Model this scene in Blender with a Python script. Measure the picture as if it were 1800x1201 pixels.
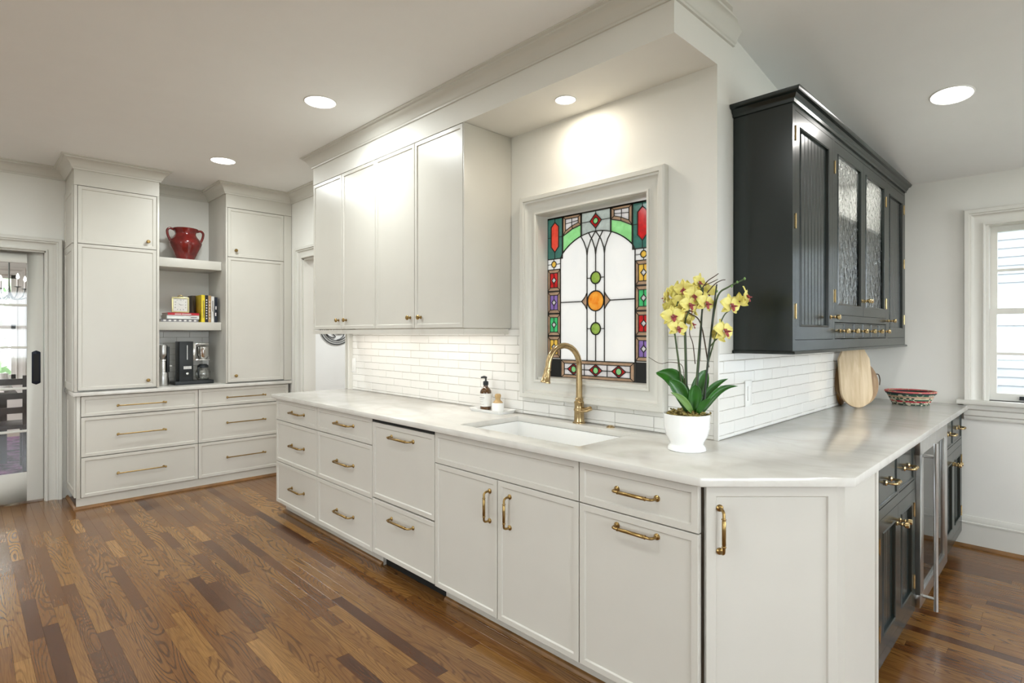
import bpy, bmesh, math, random
from mathutils import Matrix, Vector
random.seed(7)
for o in list(bpy.data.objects): bpy.data.objects.remove(o)
scene = bpy.context.scene
C = scene.collection
R = math.radians

# ------------------------------------------------------------------ camera
F_PX, YAW, HORIZON, CAM_H = 978.96, R(45.4766), 587.1, 1.3714
cd = bpy.data.cameras.new('camera'); cam = bpy.data.objects.new('camera', cd); C.objects.link(cam)
cam.location = (0, 0, CAM_H); cam.rotation_euler = (R(90), 0, YAW)
cd.sensor_width = 36; cd.lens = F_PX / 1800 * 36; cd.shift_y = (HORIZON - 600.5) / 1800
cd.clip_start = 0.02; cd.clip_end = 200
scene.camera = cam
scene.view_settings.view_transform = 'Standard'; scene.view_settings.look = 'None'
scene.view_settings.gamma = 1; scene.view_settings.use_curve_mapping = False
scene.view_settings.exposure = 0.38
FW = Vector((-math.sin(YAW), math.cos(YAW), 0)); RT = Vector((math.cos(YAW), math.sin(YAW), 0))
def at(px, py, d):            # a point seen at a photo pixel, d metres along the view axis
    return Vector((0, 0, CAM_H)) + d * (FW + RT * ((px - 900) / F_PX)) + Vector((0, 0, -(py - HORIZON) / F_PX * d))

# ------------------------------------------------------------------ world, daylight and added fill lamps
w = bpy.data.worlds.new('World'); scene.world = w; w.use_nodes = True
w.node_tree.nodes['Background'].inputs[0].default_value = (0.86, 0.94, 1.0, 1)
w.node_tree.nodes['Background'].inputs[1].default_value = 6.5
def area(name, loc, rot, sx, sy, power, col=(1, 1, 1), shape='RECTANGLE', spread=180, parent=None):
    l = bpy.data.lights.new(name, 'AREA'); l.shape = shape; l.size = sx; l.size_y = sy
    l.energy = power; l.color = col; l.spread = R(spread)
    o = bpy.data.objects.new(name, l); C.objects.link(o); o.location = loc; o.rotation_euler = rot
    if parent: o.parent = parent
    return o
DAY = (0.86, 0.94, 1.0)
area('daylight_fill_rear', (-1.2, -3.50, 1.5), (R(90), 0, 0), 2.0, 1.4, 9, DAY)  # area lamp added outside a guessed window out of view
area('daylight_fill_side', (2.70, 0.2, 1.5), (0, R(90), 0), 1.5, 2.4, 8, DAY)  # lamp added for daylight from a guessed, unseen side window
area('daylight_fill_side', (2.70, 3.3, 1.5), (0, R(90), 0), 1.4, 1.6, 26, DAY)  # stronger added lamp at the guessed window beside the nook
area('dining_fill_light', (-8.6, -1.2, 2.6), (0, 0, 0), 0.8, 0.8, 75, (0.97, 0.98, 1.0))  # unseen fill added to brighten the dining room, no fixture here
area('stained_glass_backlight', (-1.9, 4.3, 1.75), (R(-90), 0, 0), 1.6, 1.5, 21, (1.0, 1.0, 0.99))  # unseen panel added to backlight the stained glass, no window here
area('hall_fill_light', (-5.0, 3.4, 2.6), (0, 0, 0), 0.8, 0.8, 26, (0.98, 1, 0.99))  # unseen fill added to brighten the hall wall

# ------------------------------------------------------------------ materials
def new_mat(name):
    m = bpy.data.materials.new(name); m.use_nodes = True
    return m, m.node_tree.nodes, m.node_tree.links, m.node_tree.nodes['Principled BSDF']
def rgb(r, g, b):             # sRGB 0-255 -> linear
    f = lambda c: (c / 255 / 12.92) if c <= 10 else ((c / 255 + 0.055) / 1.055) ** 2.4
    return (f(r), f(g), f(b))
def noise(n, l, scale, detail=3, vec=None, dist=0.0):
    t = n.new('ShaderNodeTexNoise'); t.inputs['Scale'].default_value = scale; t.inputs['Detail'].default_value = detail
    t.inputs['Distortion'].default_value = dist
    if vec is not None: l.new(vec, t.inputs['Vector'])
    return t
def ramp(n, l, fac, stops):
    r = n.new('ShaderNodeValToRGB'); l.new(fac, r.inputs[0]); e = r.color_ramp.elements
    while len(e) < len(stops): e.new(0.5)
    for i, (p, c) in enumerate(stops): e[i].position = p; e[i].color = (*c, 1)
    return r
def simple(name, col, rough=0.5, metal=0.0, var=0.04, scale=6, bump=0.0, bscale=60, coat=0.0, spec=0.5):
    m, n, l, b = new_mat(name)
    tc = n.new('ShaderNodeTexCoord')
    t = noise(n, l, scale, 3, tc.outputs['Object'])
    c0 = tuple(max(0, c * (1 - var)) for c in col); c1 = tuple(min(1, c * (1 + var)) for c in col)
    r = ramp(n, l, t.outputs['Fac'], [(0.3, c0), (0.7, c1)])
    l.new(r.outputs[0], b.inputs['Base Color'])
    b.inputs['Roughness'].default_value = rough; b.inputs['Metallic'].default_value = metal
    b.inputs['Coat Weight'].default_value = coat; b.inputs['Specular IOR Level'].default_value = spec
    if bump > 0:
        t2 = noise(n, l, bscale, 2, tc.outputs['Object'])
        bp = n.new('ShaderNodeBump'); bp.inputs['Strength'].default_value = bump; bp.inputs['Distance'].default_value = 0.002
        l.new(t2.outputs['Fac'], bp.inputs['Height']); l.new(bp.outputs[0], b.inputs['Normal'])
    return m
M = {}
M['wall'] = simple('wall_paint', (0.80, 0.785, 0.735), 0.65, var=0.01, bump=0.06, bscale=220)
M['ceiling'] = simple('ceiling_paint', (0.90, 0.90, 0.885), 0.8, var=0.008)
M['trim'] = simple('trim_paint', (0.68, 0.665, 0.61), 0.4, var=0.01)
M['cab'] = simple('cabinet_paint', (0.62, 0.595, 0.535), 0.33, var=0.012, bump=0.02, bscale=150)
M['black'] = simple('black_green_paint', (0.009, 0.0145, 0.013), 0.22, var=0.1, bump=0.02, bscale=150)
M['brass'] = simple('antique_brass', (0.34, 0.225, 0.085), 0.28, 1.0, var=0.15, scale=40)
M['brass_light'] = simple('polished_brass', (0.60, 0.46, 0.24), 0.22, 1.0, var=0.08, scale=40)
M['bronze'] = simple('champagne_bronze', (0.46, 0.34, 0.18), 0.25, 1.0, var=0.1, scale=40)
M['steel'] = simple('stainless', (0.55, 0.55, 0.54), 0.28, 1.0, var=0.05, scale=30)
M['chrome'] = simple('chrome', (0.75, 0.75, 0.74), 0.12, 1.0, var=0.03)
M['dark'] = simple('black_and_gap_shade', (0.006, 0.006, 0.006), 0.7, var=0.1)  # near-black; also paints the shade of the gap over the dishwasher drawers
M['blackplastic'] = simple('black_plastic', (0.012, 0.015, 0.017), 0.35, var=0.1)
M['porcelain'] = simple('white_porcelain', (0.93, 0.93, 0.91), 0.12, var=0.01, coat=0.4)
M['grout'] = simple('tile_grout', (0.50, 0.47, 0.42), 0.85, var=0.05, scale=60)
M['tile'] = simple('glazed_white_tile', (0.83, 0.815, 0.775), 0.14, var=0.015, scale=4, bump=0.05, bscale=18, coat=0.3)
M['plastic_white'] = simple('white_plastic', (0.82, 0.81, 0.78), 0.35, var=0.01)
M['red_glaze'] = simple('red_glazed_clay', (0.17, 0.012, 0.010), 0.16, var=0.35, scale=14, coat=0.5, bump=0.05, bscale=30)
M['paper'] = simple('paper_white', (0.80, 0.79, 0.75), 0.7, var=0.03, scale=60)
M['gold'] = simple('brass_clock_case', (0.62, 0.56, 0.30), 0.3, 0.9, var=0.06, scale=30)
M['ink'] = simple('dark_ink', (0.02, 0.02, 0.02), 0.6)
M['amber'] = simple('amber_glass', (0.075, 0.030, 0.004), 0.08, var=0.3, scale=20, coat=0.5)
M['moss'] = simple('moss', (0.26, 0.20, 0.06), 0.9, var=0.6, scale=60, bump=0.8, bscale=120)
M['leaf'] = simple('orchid_leaf', (0.022, 0.115, 0.010), 0.32, var=0.4, scale=12)
M['leaf_pale'] = simple('orchid_leaf_pale', (0.16, 0.30, 0.07), 0.4, var=0.2, scale=12)
M['stem'] = simple('orchid_stem', (0.045, 0.075, 0.018), 0.5, var=0.3, scale=30)
M['stake'] = simple('dark_stake', (0.012, 0.022, 0.010), 0.5, var=0.3, scale=30)
M['twig'] = simple('brown_twig', (0.07, 0.04, 0.02), 0.6, var=0.3, scale=30)
M['lip'] = simple('orchid_lip', (0.40, 0.08, 0.09), 0.45, var=0.5, scale=90)
M['shoe'] = simple('stained_shoe_moulding', (0.20, 0.095, 0.028), 0.4, var=0.3, scale=8)
M['purple'] = simple('purple_rug', (0.15, 0.05, 0.12), 0.95, var=0.8, scale=9)
M['ebony'] = simple('dark_stained_wood', (0.020, 0.014, 0.014), 0.35, var=0.3)
M['table_sheen'] = simple('pale_table_sheen', (0.62, 0.58, 0.56), 0.8, var=0.05)  # pale colour painted for light reflected by the dining table
M['siding'] = simple('exterior_siding', (0.27, 0.28, 0.30), 0.8, var=0.03)
M['slate'] = simple('roof_slate', (0.10, 0.105, 0.125), 0.8, var=0.2, scale=20)
M['leafgreen'] = simple('garden_leaf', (0.40, 0.58, 0.32), 0.6, var=0.4, scale=2)
M['grass'] = simple('lawn', (0.13, 0.15, 0.10), 0.9, var=0.3, scale=3)
M['cabinside'] = simple('cabinet_interior', (0.62, 0.62, 0.60), 0.5, var=0.02)

def emission(name, col, s):
    m, n, l, b = new_mat(name); b.inputs['Base Color'].default_value = (*col, 1)
    b.inputs['Emission Color'].default_value = (*col, 1); b.inputs['Emission Strength'].default_value = s
    return m
M['lamp'] = emission('lamp_lens', (1.0, 0.97, 0.92), 6)
M['bulb'] = emission('candle_bulb', (1.0, 0.96, 0.9), 4)

def petal_mat():
    m, n, l, b = new_mat('orchid_petal'); tc = n.new('ShaderNodeTexCoord')
    t = noise(n, l, 25, 3, tc.outputs['Object'])
    r = ramp(n, l, t.outputs['Fac'], [(0.3, (0.80, 0.70, 0.16)), (0.7, (0.92, 0.85, 0.32))])
    l.new(r.outputs[0], b.inputs['Base Color']); b.inputs['Roughness'].default_value = 0.55
    b.inputs['Subsurface Weight'].default_value = 0.15; b.inputs['Subsurface Radius'].default_value = (0.02, 0.02, 0.005)
    b.inputs['Subsurface Scale'].default_value = 0.01
    return m
M['petal'] = petal_mat()

def stone_mat():
    m, n, l, b = new_mat('veined_quartzite'); tc = n.new('ShaderNodeTexCoord')
    mp = n.new('ShaderNodeMapping'); l.new(tc.outputs['Object'], mp.inputs[0]); mp.inputs['Rotation'].default_value = (0, 0, 0.6)
    mp.inputs['Scale'].default_value = (1.0, 1.4, 1.0)
    v = noise(n, l, 1.7, 8, mp.outputs[0], 1.6)
    r1 = ramp(n, l, v.outputs['Fac'], [(0.42, (0.70, 0.68, 0.63)), (0.49, (0.655, 0.63, 0.58)), (0.51, (0.67, 0.645, 0.595)), (0.58, (0.71, 0.69, 0.645))])
    t = noise(n, l, 7, 5, mp.outputs[0], 0.6)
    r2 = ramp(n, l, t.outputs['Fac'], [(0.35, (0.84, 0.83, 0.81)), (0.65, (1, 1, 1))])
    mx = n.new('ShaderNodeMix'); mx.data_type = 'RGBA'; mx.blend_type = 'MULTIPLY'; mx.inputs[0].default_value = 0.35
    l.new(r1.outputs[0], mx.inputs[6]); l.new(r2.outputs[0], mx.inputs[7])
    l.new(mx.outputs[2], b.inputs['Base Color']); b.inputs['Roughness'].default_value = 0.13
    return m
M['stone'] = stone_mat()

def floor_mat():
    m, n, l, b = new_mat('oak_strip_floor'); tc = n.new('ShaderNodeTexCoord'); oi = n.new('ShaderNodeObjectInfo')
    mul = n.new('ShaderNodeMath'); mul.operation = 'MULTIPLY'; mul.inputs[1].default_value = 91.0; l.new(oi.outputs['Random'], mul.inputs[0])
    cx = n.new('ShaderNodeCombineXYZ'); l.new(mul.outputs[0], cx.inputs[0]); l.new(mul.outputs[0], cx.inputs[1]); l.new(mul.outputs[0], cx.inputs[2])
    add = n.new('ShaderNodeVectorMath'); add.operation = 'ADD'; l.new(tc.outputs['Object'], add.inputs[0]); l.new(cx.outputs[0], add.inputs[1])
    mp = n.new('ShaderNodeMapping'); l.new(add.outputs[0], mp.inputs[0]); mp.inputs['Scale'].default_value = (1.3, 11, 11)
    g = noise(n, l, 1.0, 0.6, mp.outputs[0], 0.12)                   # slow field whose contour lines are the cathedral grain
    sn = n.new('ShaderNodeMath'); sn.operation = 'MULTIPLY'; sn.inputs[1].default_value = 135.0; l.new(g.outputs['Fac'], sn.inputs[0])
    si = n.new('ShaderNodeMath'); si.operation = 'SINE'; l.new(sn.outputs[0], si.inputs[0])
    hf = n.new('ShaderNodeMath'); hf.operation = 'MULTIPLY_ADD'; hf.inputs[1].default_value = 0.5; hf.inputs[2].default_value = 0.5; l.new(si.outputs[0], hf.inputs[0])
    ring = ramp(n, l, hf.outputs[0], [(0.0, (0.30, 0.22, 0.17)), (0.34, (1, 1, 1))])
    mp2 = n.new('ShaderNodeMapping'); l.new(add.outputs[0], mp2.inputs[0]); mp2.inputs['Scale'].default_value = (9, 210, 60)
    fine = noise(n, l, 1.0, 4, mp2.outputs[0])
    fr = ramp(n, l, fine.outputs['Fac'], [(0.35, (0.62, 0.58, 0.54)), (0.6, (1, 1, 1))])
    tone = ramp(n, l, oi.outputs['Random'], [(0.0, (0.075, 0.024, 0.007)), (0.10, (0.140, 0.055, 0.015)), (0.30, (0.19, 0.082, 0.021)),
                                             (0.65, (0.225, 0.104, 0.027)), (0.90, (0.26, 0.126, 0.033)), (1.0, (0.34, 0.175, 0.052))])
    m1 = n.new('ShaderNodeMix'); m1.data_type = 'RGBA'; m1.blend_type = 'MULTIPLY'; m1.inputs[0].default_value = 0.8
    sep = n.new('ShaderNodeMath'); sep.operation = 'FRACT'; l.new(mul.outputs[0], sep.inputs[0])
    amt = n.new('ShaderNodeMapRange'); amt.inputs[3].default_value = 0.25; amt.inputs[4].default_value = 0.80; l.new(sep.outputs[0], amt.inputs[0]); l.new(amt.outputs[0], m1.inputs[0])
    l.new(tone.outputs[0], m1.inputs[6]); l.new(ring.outputs[0], m1.inputs[7])
    m2 = n.new('ShaderNodeMix'); m2.data_type = 'RGBA'; m2.blend_type = 'MULTIPLY'; m2.inputs[0].default_value = 0.7
    l.new(m1.outputs[2], m2.inputs[6]); l.new(fr.outputs[0], m2.inputs[7])
    l.new(m2.outputs[2], b.inputs['Base Color']); b.inputs['Roughness'].default_value = 0.21
    b.inputs['Coat Weight'].default_value = 0.15; b.inputs['Coat Roughness'].default_value = 0.22
    bp = n.new('ShaderNodeBump'); bp.inputs['Strength'].default_value = 0.12; bp.inputs['Distance'].default_value = 0.001
    l.new(fine.outputs['Fac'], bp.inputs['Height']); l.new(bp.outputs[0], b.inputs['Normal'])
    return m
M['oak'] = floor_mat()

def board_mat(name, stops, scale=(14, 1.2, 1.2)):
    m, n, l, b = new_mat(name); tc = n.new('ShaderNodeTexCoord'); mp = n.new('ShaderNodeMapping')
    l.new(tc.outputs['Object'], mp.inputs[0]); mp.inputs['Scale'].default_value = scale
    t = noise(n, l, 2.0, 4, mp.outputs[0], 0.3); r = ramp(n, l, t.outputs['Fac'], stops)
    l.new(r.outputs[0], b.inputs['Base Color']); b.inputs['Roughness'].default_value = 0.5
    return m
M['maple'] = board_mat('maple_board', [(0.3, (0.52, 0.37, 0.20)), (0.7, (0.70, 0.55, 0.36))], (18, 18, 1.5))
M['olive'] = board_mat('olive_wood', [(0.3, (0.22, 0.12, 0.05)), (0.7, (0.45, 0.30, 0.16))], (20, 20, 2))
M['honey'] = board_mat('honey_board', [(0.3, (0.30, 0.13, 0.02)), (0.7, (0.45, 0.21, 0.04))], (20, 20, 2))
M['birch'] = board_mat('pale_wood_knob', [(0.3, (0.45, 0.28, 0.10)), (0.7, (0.65, 0.45, 0.22))], (30, 30, 8))

def pane_glass(name, tint=(1, 1, 1), bump=0.0, refl=0.10):
    m, n, l, b = new_mat(name); n.remove(b); out = n['Material Output']
    tr = n.new('ShaderNodeBsdfTransparent'); tr.inputs[0].default_value = (*tint, 1)
    gl = n.new('ShaderNodeBsdfGlossy'); gl.inputs['Roughness'].default_value = 0.03
    lw = n.new('ShaderNodeLayerWeight'); lw.inputs[0].default_value = 0.25
    mr = n.new('ShaderNodeMapRange'); mr.inputs[3].default_value = refl; mr.inputs[4].default_value = 0.75; l.new(lw.outputs['Fresnel'], mr.inputs[0])
    mx = n.new('ShaderNodeMixShader'); l.new(mr.outputs[0], mx.inputs[0]); l.new(tr.outputs[0], mx.inputs[1]); l.new(gl.outputs[0], mx.inputs[2])
    l.new(mx.outputs[0], out.inputs[0])
    if bump:
        tc = n.new('ShaderNodeTexCoord'); t = noise(n, l, 38, 2, tc.outputs['Object'], 0.6)
        bp = n.new('ShaderNodeBump'); bp.inputs['Strength'].default_value = bump; bp.inputs['Distance'].default_value = 0.010
        l.new(t.outputs['Fac'], bp.inputs['Height']); l.new(bp.outputs[0], gl.inputs['Normal']); l.new(bp.outputs[0], lw.inputs['Normal'])
    return m
M['glass'] = pane_glass('window_glass', refl=0.03)
M['seedy'] = pane_glass('seedy_cabinet_glass', (0.88, 0.89, 0.88), 1.0, 0.22)
M['darkglass'] = pane_glass('fridge_glass', (0.30, 0.30, 0.30), 0, 0.2)
M['jugglass'] = pane_glass('jug_glass', (0.75, 0.76, 0.74), 0, 0.2)

def stained(name, col, dark=None, scale=30):
    m, n, l, b = new_mat(name); n.remove(b); out = n['Material Output']
    tc = n.new('ShaderNodeTexCoord'); t = noise(n, l, scale, 3, tc.outputs['Object'], 0.8)
    c0 = dark or tuple(c * 0.72 for c in col)
    c0 = tuple(c ** 0.62 for c in c0); col = tuple(c ** 0.62 for c in col)
    r = ramp(n, l, t.outputs['Fac'], [(0.32, c0), (0.68, col)])
    tl = n.new('ShaderNodeBsdfTranslucent'); l.new(r.outputs[0], tl.inputs[0])
    df = n.new('ShaderNodeBsdfDiffuse'); l.new(r.outputs[0], df.inputs[0])
    gl = n.new('ShaderNodeBsdfGlossy'); gl.inputs['Roughness'].default_value = 0.12
    m0 = n.new('ShaderNodeMixShader'); m0.inputs[0].default_value = 0.25; l.new(tl.outputs[0], m0.inputs[1]); l.new(df.outputs[0], m0.inputs[2])
    m1 = n.new('ShaderNodeMixShader'); m1.inputs[0].default_value = 0.05; l.new(m0.outputs[0], m1.inputs[1]); l.new(gl.outputs[0], m1.inputs[2])
    l.new(m1.outputs[0], out.inputs[0])
    return m
SG = dict(clear=stained('sg_clear', (0.96, 0.97, 0.97), (0.90, 0.92, 0.93), 6), grey=stained('sg_grey', (0.62, 0.70, 0.68)), teal=stained('sg_teal', (0.06, 0.24, 0.20)),
          red=stained('sg_red', (0.80, 0.010, 0.012), (0.50, 0.004, 0.006)), coral=stained('sg_coral', (0.92, 0.10, 0.05), (0.7, 0.06, 0.03)),
          beige=stained('sg_beige', (0.62, 0.42, 0.27), (0.42, 0.28, 0.18)), mint=stained('sg_mint', (0.42, 0.88, 0.42), (0.30, 0.70, 0.28)),
          green=stained('sg_green', (0.08, 0.72, 0.26), (0.05, 0.5, 0.18)), lime=stained('sg_lime', (0.42, 0.58, 0.12), (0.20, 0.36, 0.03)),
          orange=stained('sg_orange', (0.98, 0.56, 0.06), (0.80, 0.22, 0.01), 26), yellow=stained('sg_yellow', (0.98, 0.72, 0.12), (0.85, 0.5, 0.06)),
          purple=stained('sg_purple', (0.36, 0.22, 0.62), (0.24, 0.14, 0.45)), white=stained('sg_white', (0.95, 0.93, 0.95)), black=M['dark'])
M['lead'] = simple('lead_came', (0.05, 0.048, 0.042), 0.45, 0.6, var=0.2, scale=30)

# ------------------------------------------------------------------ mesh helpers
class MB:
    def __init__(s): s.v = []; s.f = []
    def add(s, vs, fs):
        k = len(s.v); s.v += [tuple(v) for v in vs]; s.f += [tuple(i + k for i in f) for f in fs]; return s
    def box(s, x0, x1, y0, y1, z0, z1):
        return s.add([(x, y, z) for z in (z0, z1) for x, y in ((x0, y0), (x1, y0), (x1, y1), (x0, y1))],
                     [(3, 2, 1, 0), (4, 5, 6, 7), (0, 1, 5, 4), (1, 2, 6, 5), (2, 3, 7, 6), (3, 0, 4, 7)])
    def prism(s, poly, fn, a, b):       # poly 2D -> fn(p, q, h) at h=a and h=b
        n = len(poly)
        vs = [fn(p, q, a) for p, q in poly] + [fn(p, q, b) for p, q in poly]
        fs = [tuple(range(n - 1, -1, -1)), tuple(range(n, 2 * n))] + [(i, (i + 1) % n, n + (i + 1) % n, n + i) for i in range(n)]
        return s.add(vs, fs)
    def lathe(s, prof, seg=24, mat=None, sx=1.0, sy=1.0):
        mat = mat or Matrix(); n = len(prof); vs = []; fs = []
        for r, z in prof:
            for k in range(seg):
                a = 2 * math.pi * k / seg; vs.append(mat @ Vector((r * math.cos(a) * sx, r * math.sin(a) * sy, z)))
        for i in range(n - 1):
            for k in range(seg):
                k2 = (k + 1) % seg; fs.append((i * seg + k, i * seg + k2, (i + 1) * seg + k2, (i + 1) * seg + k))
        if prof[0][0] > 1e-5: fs.append(tuple(range(seg - 1, -1, -1)))
        if prof[-1][0] > 1e-5: fs.append(tuple(range((n - 1) * seg, n * seg)))
        return s.add(vs, fs)
    def tube(s, pts, rad, seg=10, cap=True):
        pts = [Vector(p) for p in pts]; n = len(pts)
        rad = rad if isinstance(rad, (list, tuple)) else [rad] * n
        vs = []; fs = []; up = None
        for i, p in enumerate(pts):
            t = (pts[min(i + 1, n - 1)] - pts[max(i - 1, 0)]).normalized()
            if up is None:
                up = Vector((0, 0, 1)) if abs(t.z) < 0.9 else Vector((1, 0, 0))
            a = t.cross(up).normalized(); up = a.cross(t).normalized()
            for k in range(seg):
                an = 2 * math.pi * k / seg; vs.append(p + (a * math.cos(an) + up * math.sin(an)) * rad[i])
        for i in range(n - 1):
            for k in range(seg):
                k2 = (k + 1) % seg; fs.append((i * seg + k, i * seg + k2, (i + 1) * seg + k2, (i + 1) * seg + k))
        if cap: fs += [tuple(range(seg - 1, -1, -1)), tuple(range((n - 1) * seg, n * seg))]
        return s.add(vs, fs)
    def mould(s, path, prof, fn, closed=False):   # mitred moulding: prof (n outwards to the right of the path, h)
        P = [Vector(p) for p in path]; n = len(P); k = len(prof); mit = []
        for i in range(n):
            def nrm(a, b): d = (b - a).normalized(); return Vector((d.y, -d.x))
            if closed: n0, n1 = nrm(P[i - 1], P[i]), nrm(P[i], P[(i + 1) % n])
            else:
                n1 = nrm(P[i], P[i + 1]) if i < n - 1 else nrm(P[i - 1], P[i]); n0 = nrm(P[i - 1], P[i]) if i > 0 else n1
            m = n0 + n1; m = m / (1 + n0.dot(n1)); mit.append(m)
        vs = [fn(P[i].x + mit[i].x * a, P[i].y + mit[i].y * a, h) for i in range(n) for a, h in prof]; fs = []
        for i in range(n if closed else n - 1):
            j = (i + 1) % n
            for q in range(k):
                q2 = (q + 1) % k; fs.append((i * k + q, i * k + q2, j * k + q2, j * k + q))
        if not closed: fs += [tuple(range(k - 1, -1, -1)), tuple(range((n - 1) * k, n * k))]
        return s.add(vs, fs)
    def mesh(s, name, mat, bevel=0.0, smooth=None, seg=2):
        me = bpy.data.meshes.new(name); bm = bmesh.new()
        vv = [bm.verts.new(v) for v in s.v]
        for f in s.f:
            try: bm.faces.new([vv[i] for i in f])
            except ValueError: pass
        bmesh.ops.remove_doubles(bm, verts=bm.verts, dist=1e-5)
        bmesh.ops.recalc_face_normals(bm, faces=bm.faces)
        if bevel > 0:
            ed = [e for e in bm.edges if len(e.link_faces) == 2 and e.calc_face_angle(0) > 0.6]
            bmesh.ops.bevel(bm, geom=ed, offset=bevel, segments=seg, profile=0.5, affect='EDGES', clamp_overlap=True)
        bm.to_mesh(me); bm.free()
        me.materials.append(mat)
        if smooth is None: smooth = bevel > 0
        if smooth:
            me.shade_smooth(); me.set_sharp_from_angle(angle=R(38))
        return me
    def build(s, name, mat, parent=None, loc=(0, 0, 0), rot=(0, 0, 0), bevel=0.0, smooth=None, seg=2):
        return link(name, s.mesh(name, mat, bevel, smooth, seg), parent, loc, rot)
def link(name, me, parent=None, loc=(0, 0, 0), rot=(0, 0, 0)):
    o = bpy.data.objects.new(name, me); C.objects.link(o); o.location = loc; o.rotation_euler = rot
    if parent is not None: o.parent = parent
    return o
def box(x0, x1, y0, y1, z0, z1): return MB().box(x0, x1, y0, y1, z0, z1)
def thing(name, label, cat, loc=(0, 0, 0), rotz=0.0, group=None):
    o = bpy.data.objects.new(name, None); C.objects.link(o); o.location = loc; o.rotation_euler = (0, 0, rotz)
    o.empty_display_size = 0.05
    return tag(o, label, cat, group)
def tag(o, label, cat, group=None):
    o['label'] = label; o['category'] = cat
    if group: o['group'] = group
    return o
def struct(o, label=None):
    o['kind'] = 'structure'
    if label: o['label'] = label
    return o
XYZ = lambda x, y, z: (x, y, z)
def text_mb(txt, size, fn):
    cu = bpy.data.curves.new('t', 'FONT'); cu.body = txt; cu.size = size; cu.align_x = 'CENTER'; cu.align_y = 'CENTER'; cu.resolution_u = 2
    o = bpy.data.objects.new('t', cu); C.objects.link(o)
    bpy.context.view_layer.update()
    me = o.evaluated_get(bpy.context.evaluated_depsgraph_get()).to_mesh()
    mb = MB(); mb.add([fn(v.co.x, v.co.y) for v in me.vertices], [tuple(p.vertices) for p in me.polygons])
    o.to_mesh_clear(); bpy.data.objects.remove(o); bpy.data.curves.remove(cu)
    return mb

# ------------------------------------------------------------------ plan dimensions (metres, camera stands at x=y=0)
YW, XW, YF, XL = 2.306, -1.0875, 4.62, -5.95          # sink wall, its end wall, far wall, left wall
CEIL, ZC, ZS = 2.743, 0.914, 0.884                    # ceiling, counter top, slab underside
XE, YB = 2.6, -3.4                                    # walls behind the camera
def zslope(y): return CEIL - 0.1494 * (y - 2.25)

# ------------------------------------------------------------------ floor: oak strips laid one by one
floor = struct(MB().box(XL - 0.15, XE, YB, YF, -0.05, -0.012).build('floor', M['dark']), 'narrow brown oak strip floor')
SW = 0.0572
def plank_mesh(L):
    return MB().box(-L / 2, L / 2, -SW / 2 + 0.0002, SW / 2 - 0.0002, -0.012, 0.0).mesh('plank', M['oak'], bevel=0.0005, seg=1, smooth=False)
PL = [0.38, 0.52, 0.7, 0.9, 1.15]
plank_me = {L: plank_mesh(L - 0.0005) for L in PL}
rest = MB(); cand = []
y = YB + SW / 2; row = 0
while y < YF - 0.01:
    x = XL - 0.15 + 0.002 - random.random() * 0.0
    while x < XE - 0.01:
        L = random.choice(PL)
        cand.append((x, y, L)); x += L
    y += SW; row += 1
def seen(px0, y, L):
    best = 0
    for x in (px0, px0 + L / 2, px0 + L):
        d = FW.x * x + FW.y * y; lt = RT.x * x + RT.y * y
        if d < 0.3: continue
        u = 900 + F_PX * lt / d; v = HORIZON + F_PX * CAM_H / d
        hidden = (-4.3 < x < -0.55 and y > 1.83) or (x < -5.5 and y > 0.62) or (x <= -0.6 and y > 2.0) or (x < -0.55 and y > 1.83)
        if -30 < u < 1830 and v < 1230 and not hidden: best = max(best, 1 / d)
    return best
vis = sorted([(seen(*c), c) for c in cand], key=lambda q: -q[0])
picked = [c for s_, c in vis[:300] if s_ > 0]
pick = set(picked)
for c in picked:
    x, y, L = c
    link('plank', plank_me[L], floor, (x + L / 2, y, 0))
for x, y, L in cand:
    if (x, y, L) not in pick: rest.box(x, x + L - 0.0012, y - SW / 2 + 0.0006, y + SW / 2 - 0.0006, -0.012, 0.0)
ro = rest.build('plank_field', M['oak'], floor); ro['kind'] = 'stuff'

# ------------------------------------------------------------------ walls
def wall(name, boxes, label, mat=None):
    m = MB()
    for b in boxes: m.box(*b)
    return struct(m.build(name, mat or M['wall']), label)
WX0, WX1, WZ0, WZ1 = -2.139, -1.425, 1.115, 2.04      # stained window opening
DX0, DX1, DZ = -5.19, -4.33, 2.09                     # cased opening to the hall
wall_back = wall('wall_back', [(XL, DX0, YW, 2.42, 0, CEIL), (DX0, DX1, YW, 2.42, DZ, CEIL), (DX1, WX0, YW, 2.42, 0, CEIL),
                               (WX0, WX1, YW, 2.42, 0, WZ0), (WX0, WX1, YW, 2.42, WZ1, CEIL), (WX1, XW - 0.12, YW, 2.42, 0, CEIL)],
                 'off-white wall behind the sink with the stained glass window')
wall_side = wall('wall_side', [(XW - 0.12, XW, YW, YF, 0, CEIL)], 'off-white end wall carrying the black cabinet')
NX0, NX1, NZ0, NZ1 = -0.40, 0.68, 0.95, 2.06          # nook window
wall_far = wall('wall_far', [(XW - 0.12, NX0, YF, YF + 0.14, 0, CEIL), (NX0, NX1, YF, YF + 0.14, 0, NZ0), (NX0, NX1, YF, YF + 0.14, NZ1, CEIL), (NX1, XE + 0.14, YF, YF + 0.14, 0, CEIL)],
                'pale wall with the sash window beyond the black cabinets')
PY0, PY1, PZ = -0.44, 0.476, 2.05                     # pocket door opening
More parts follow.
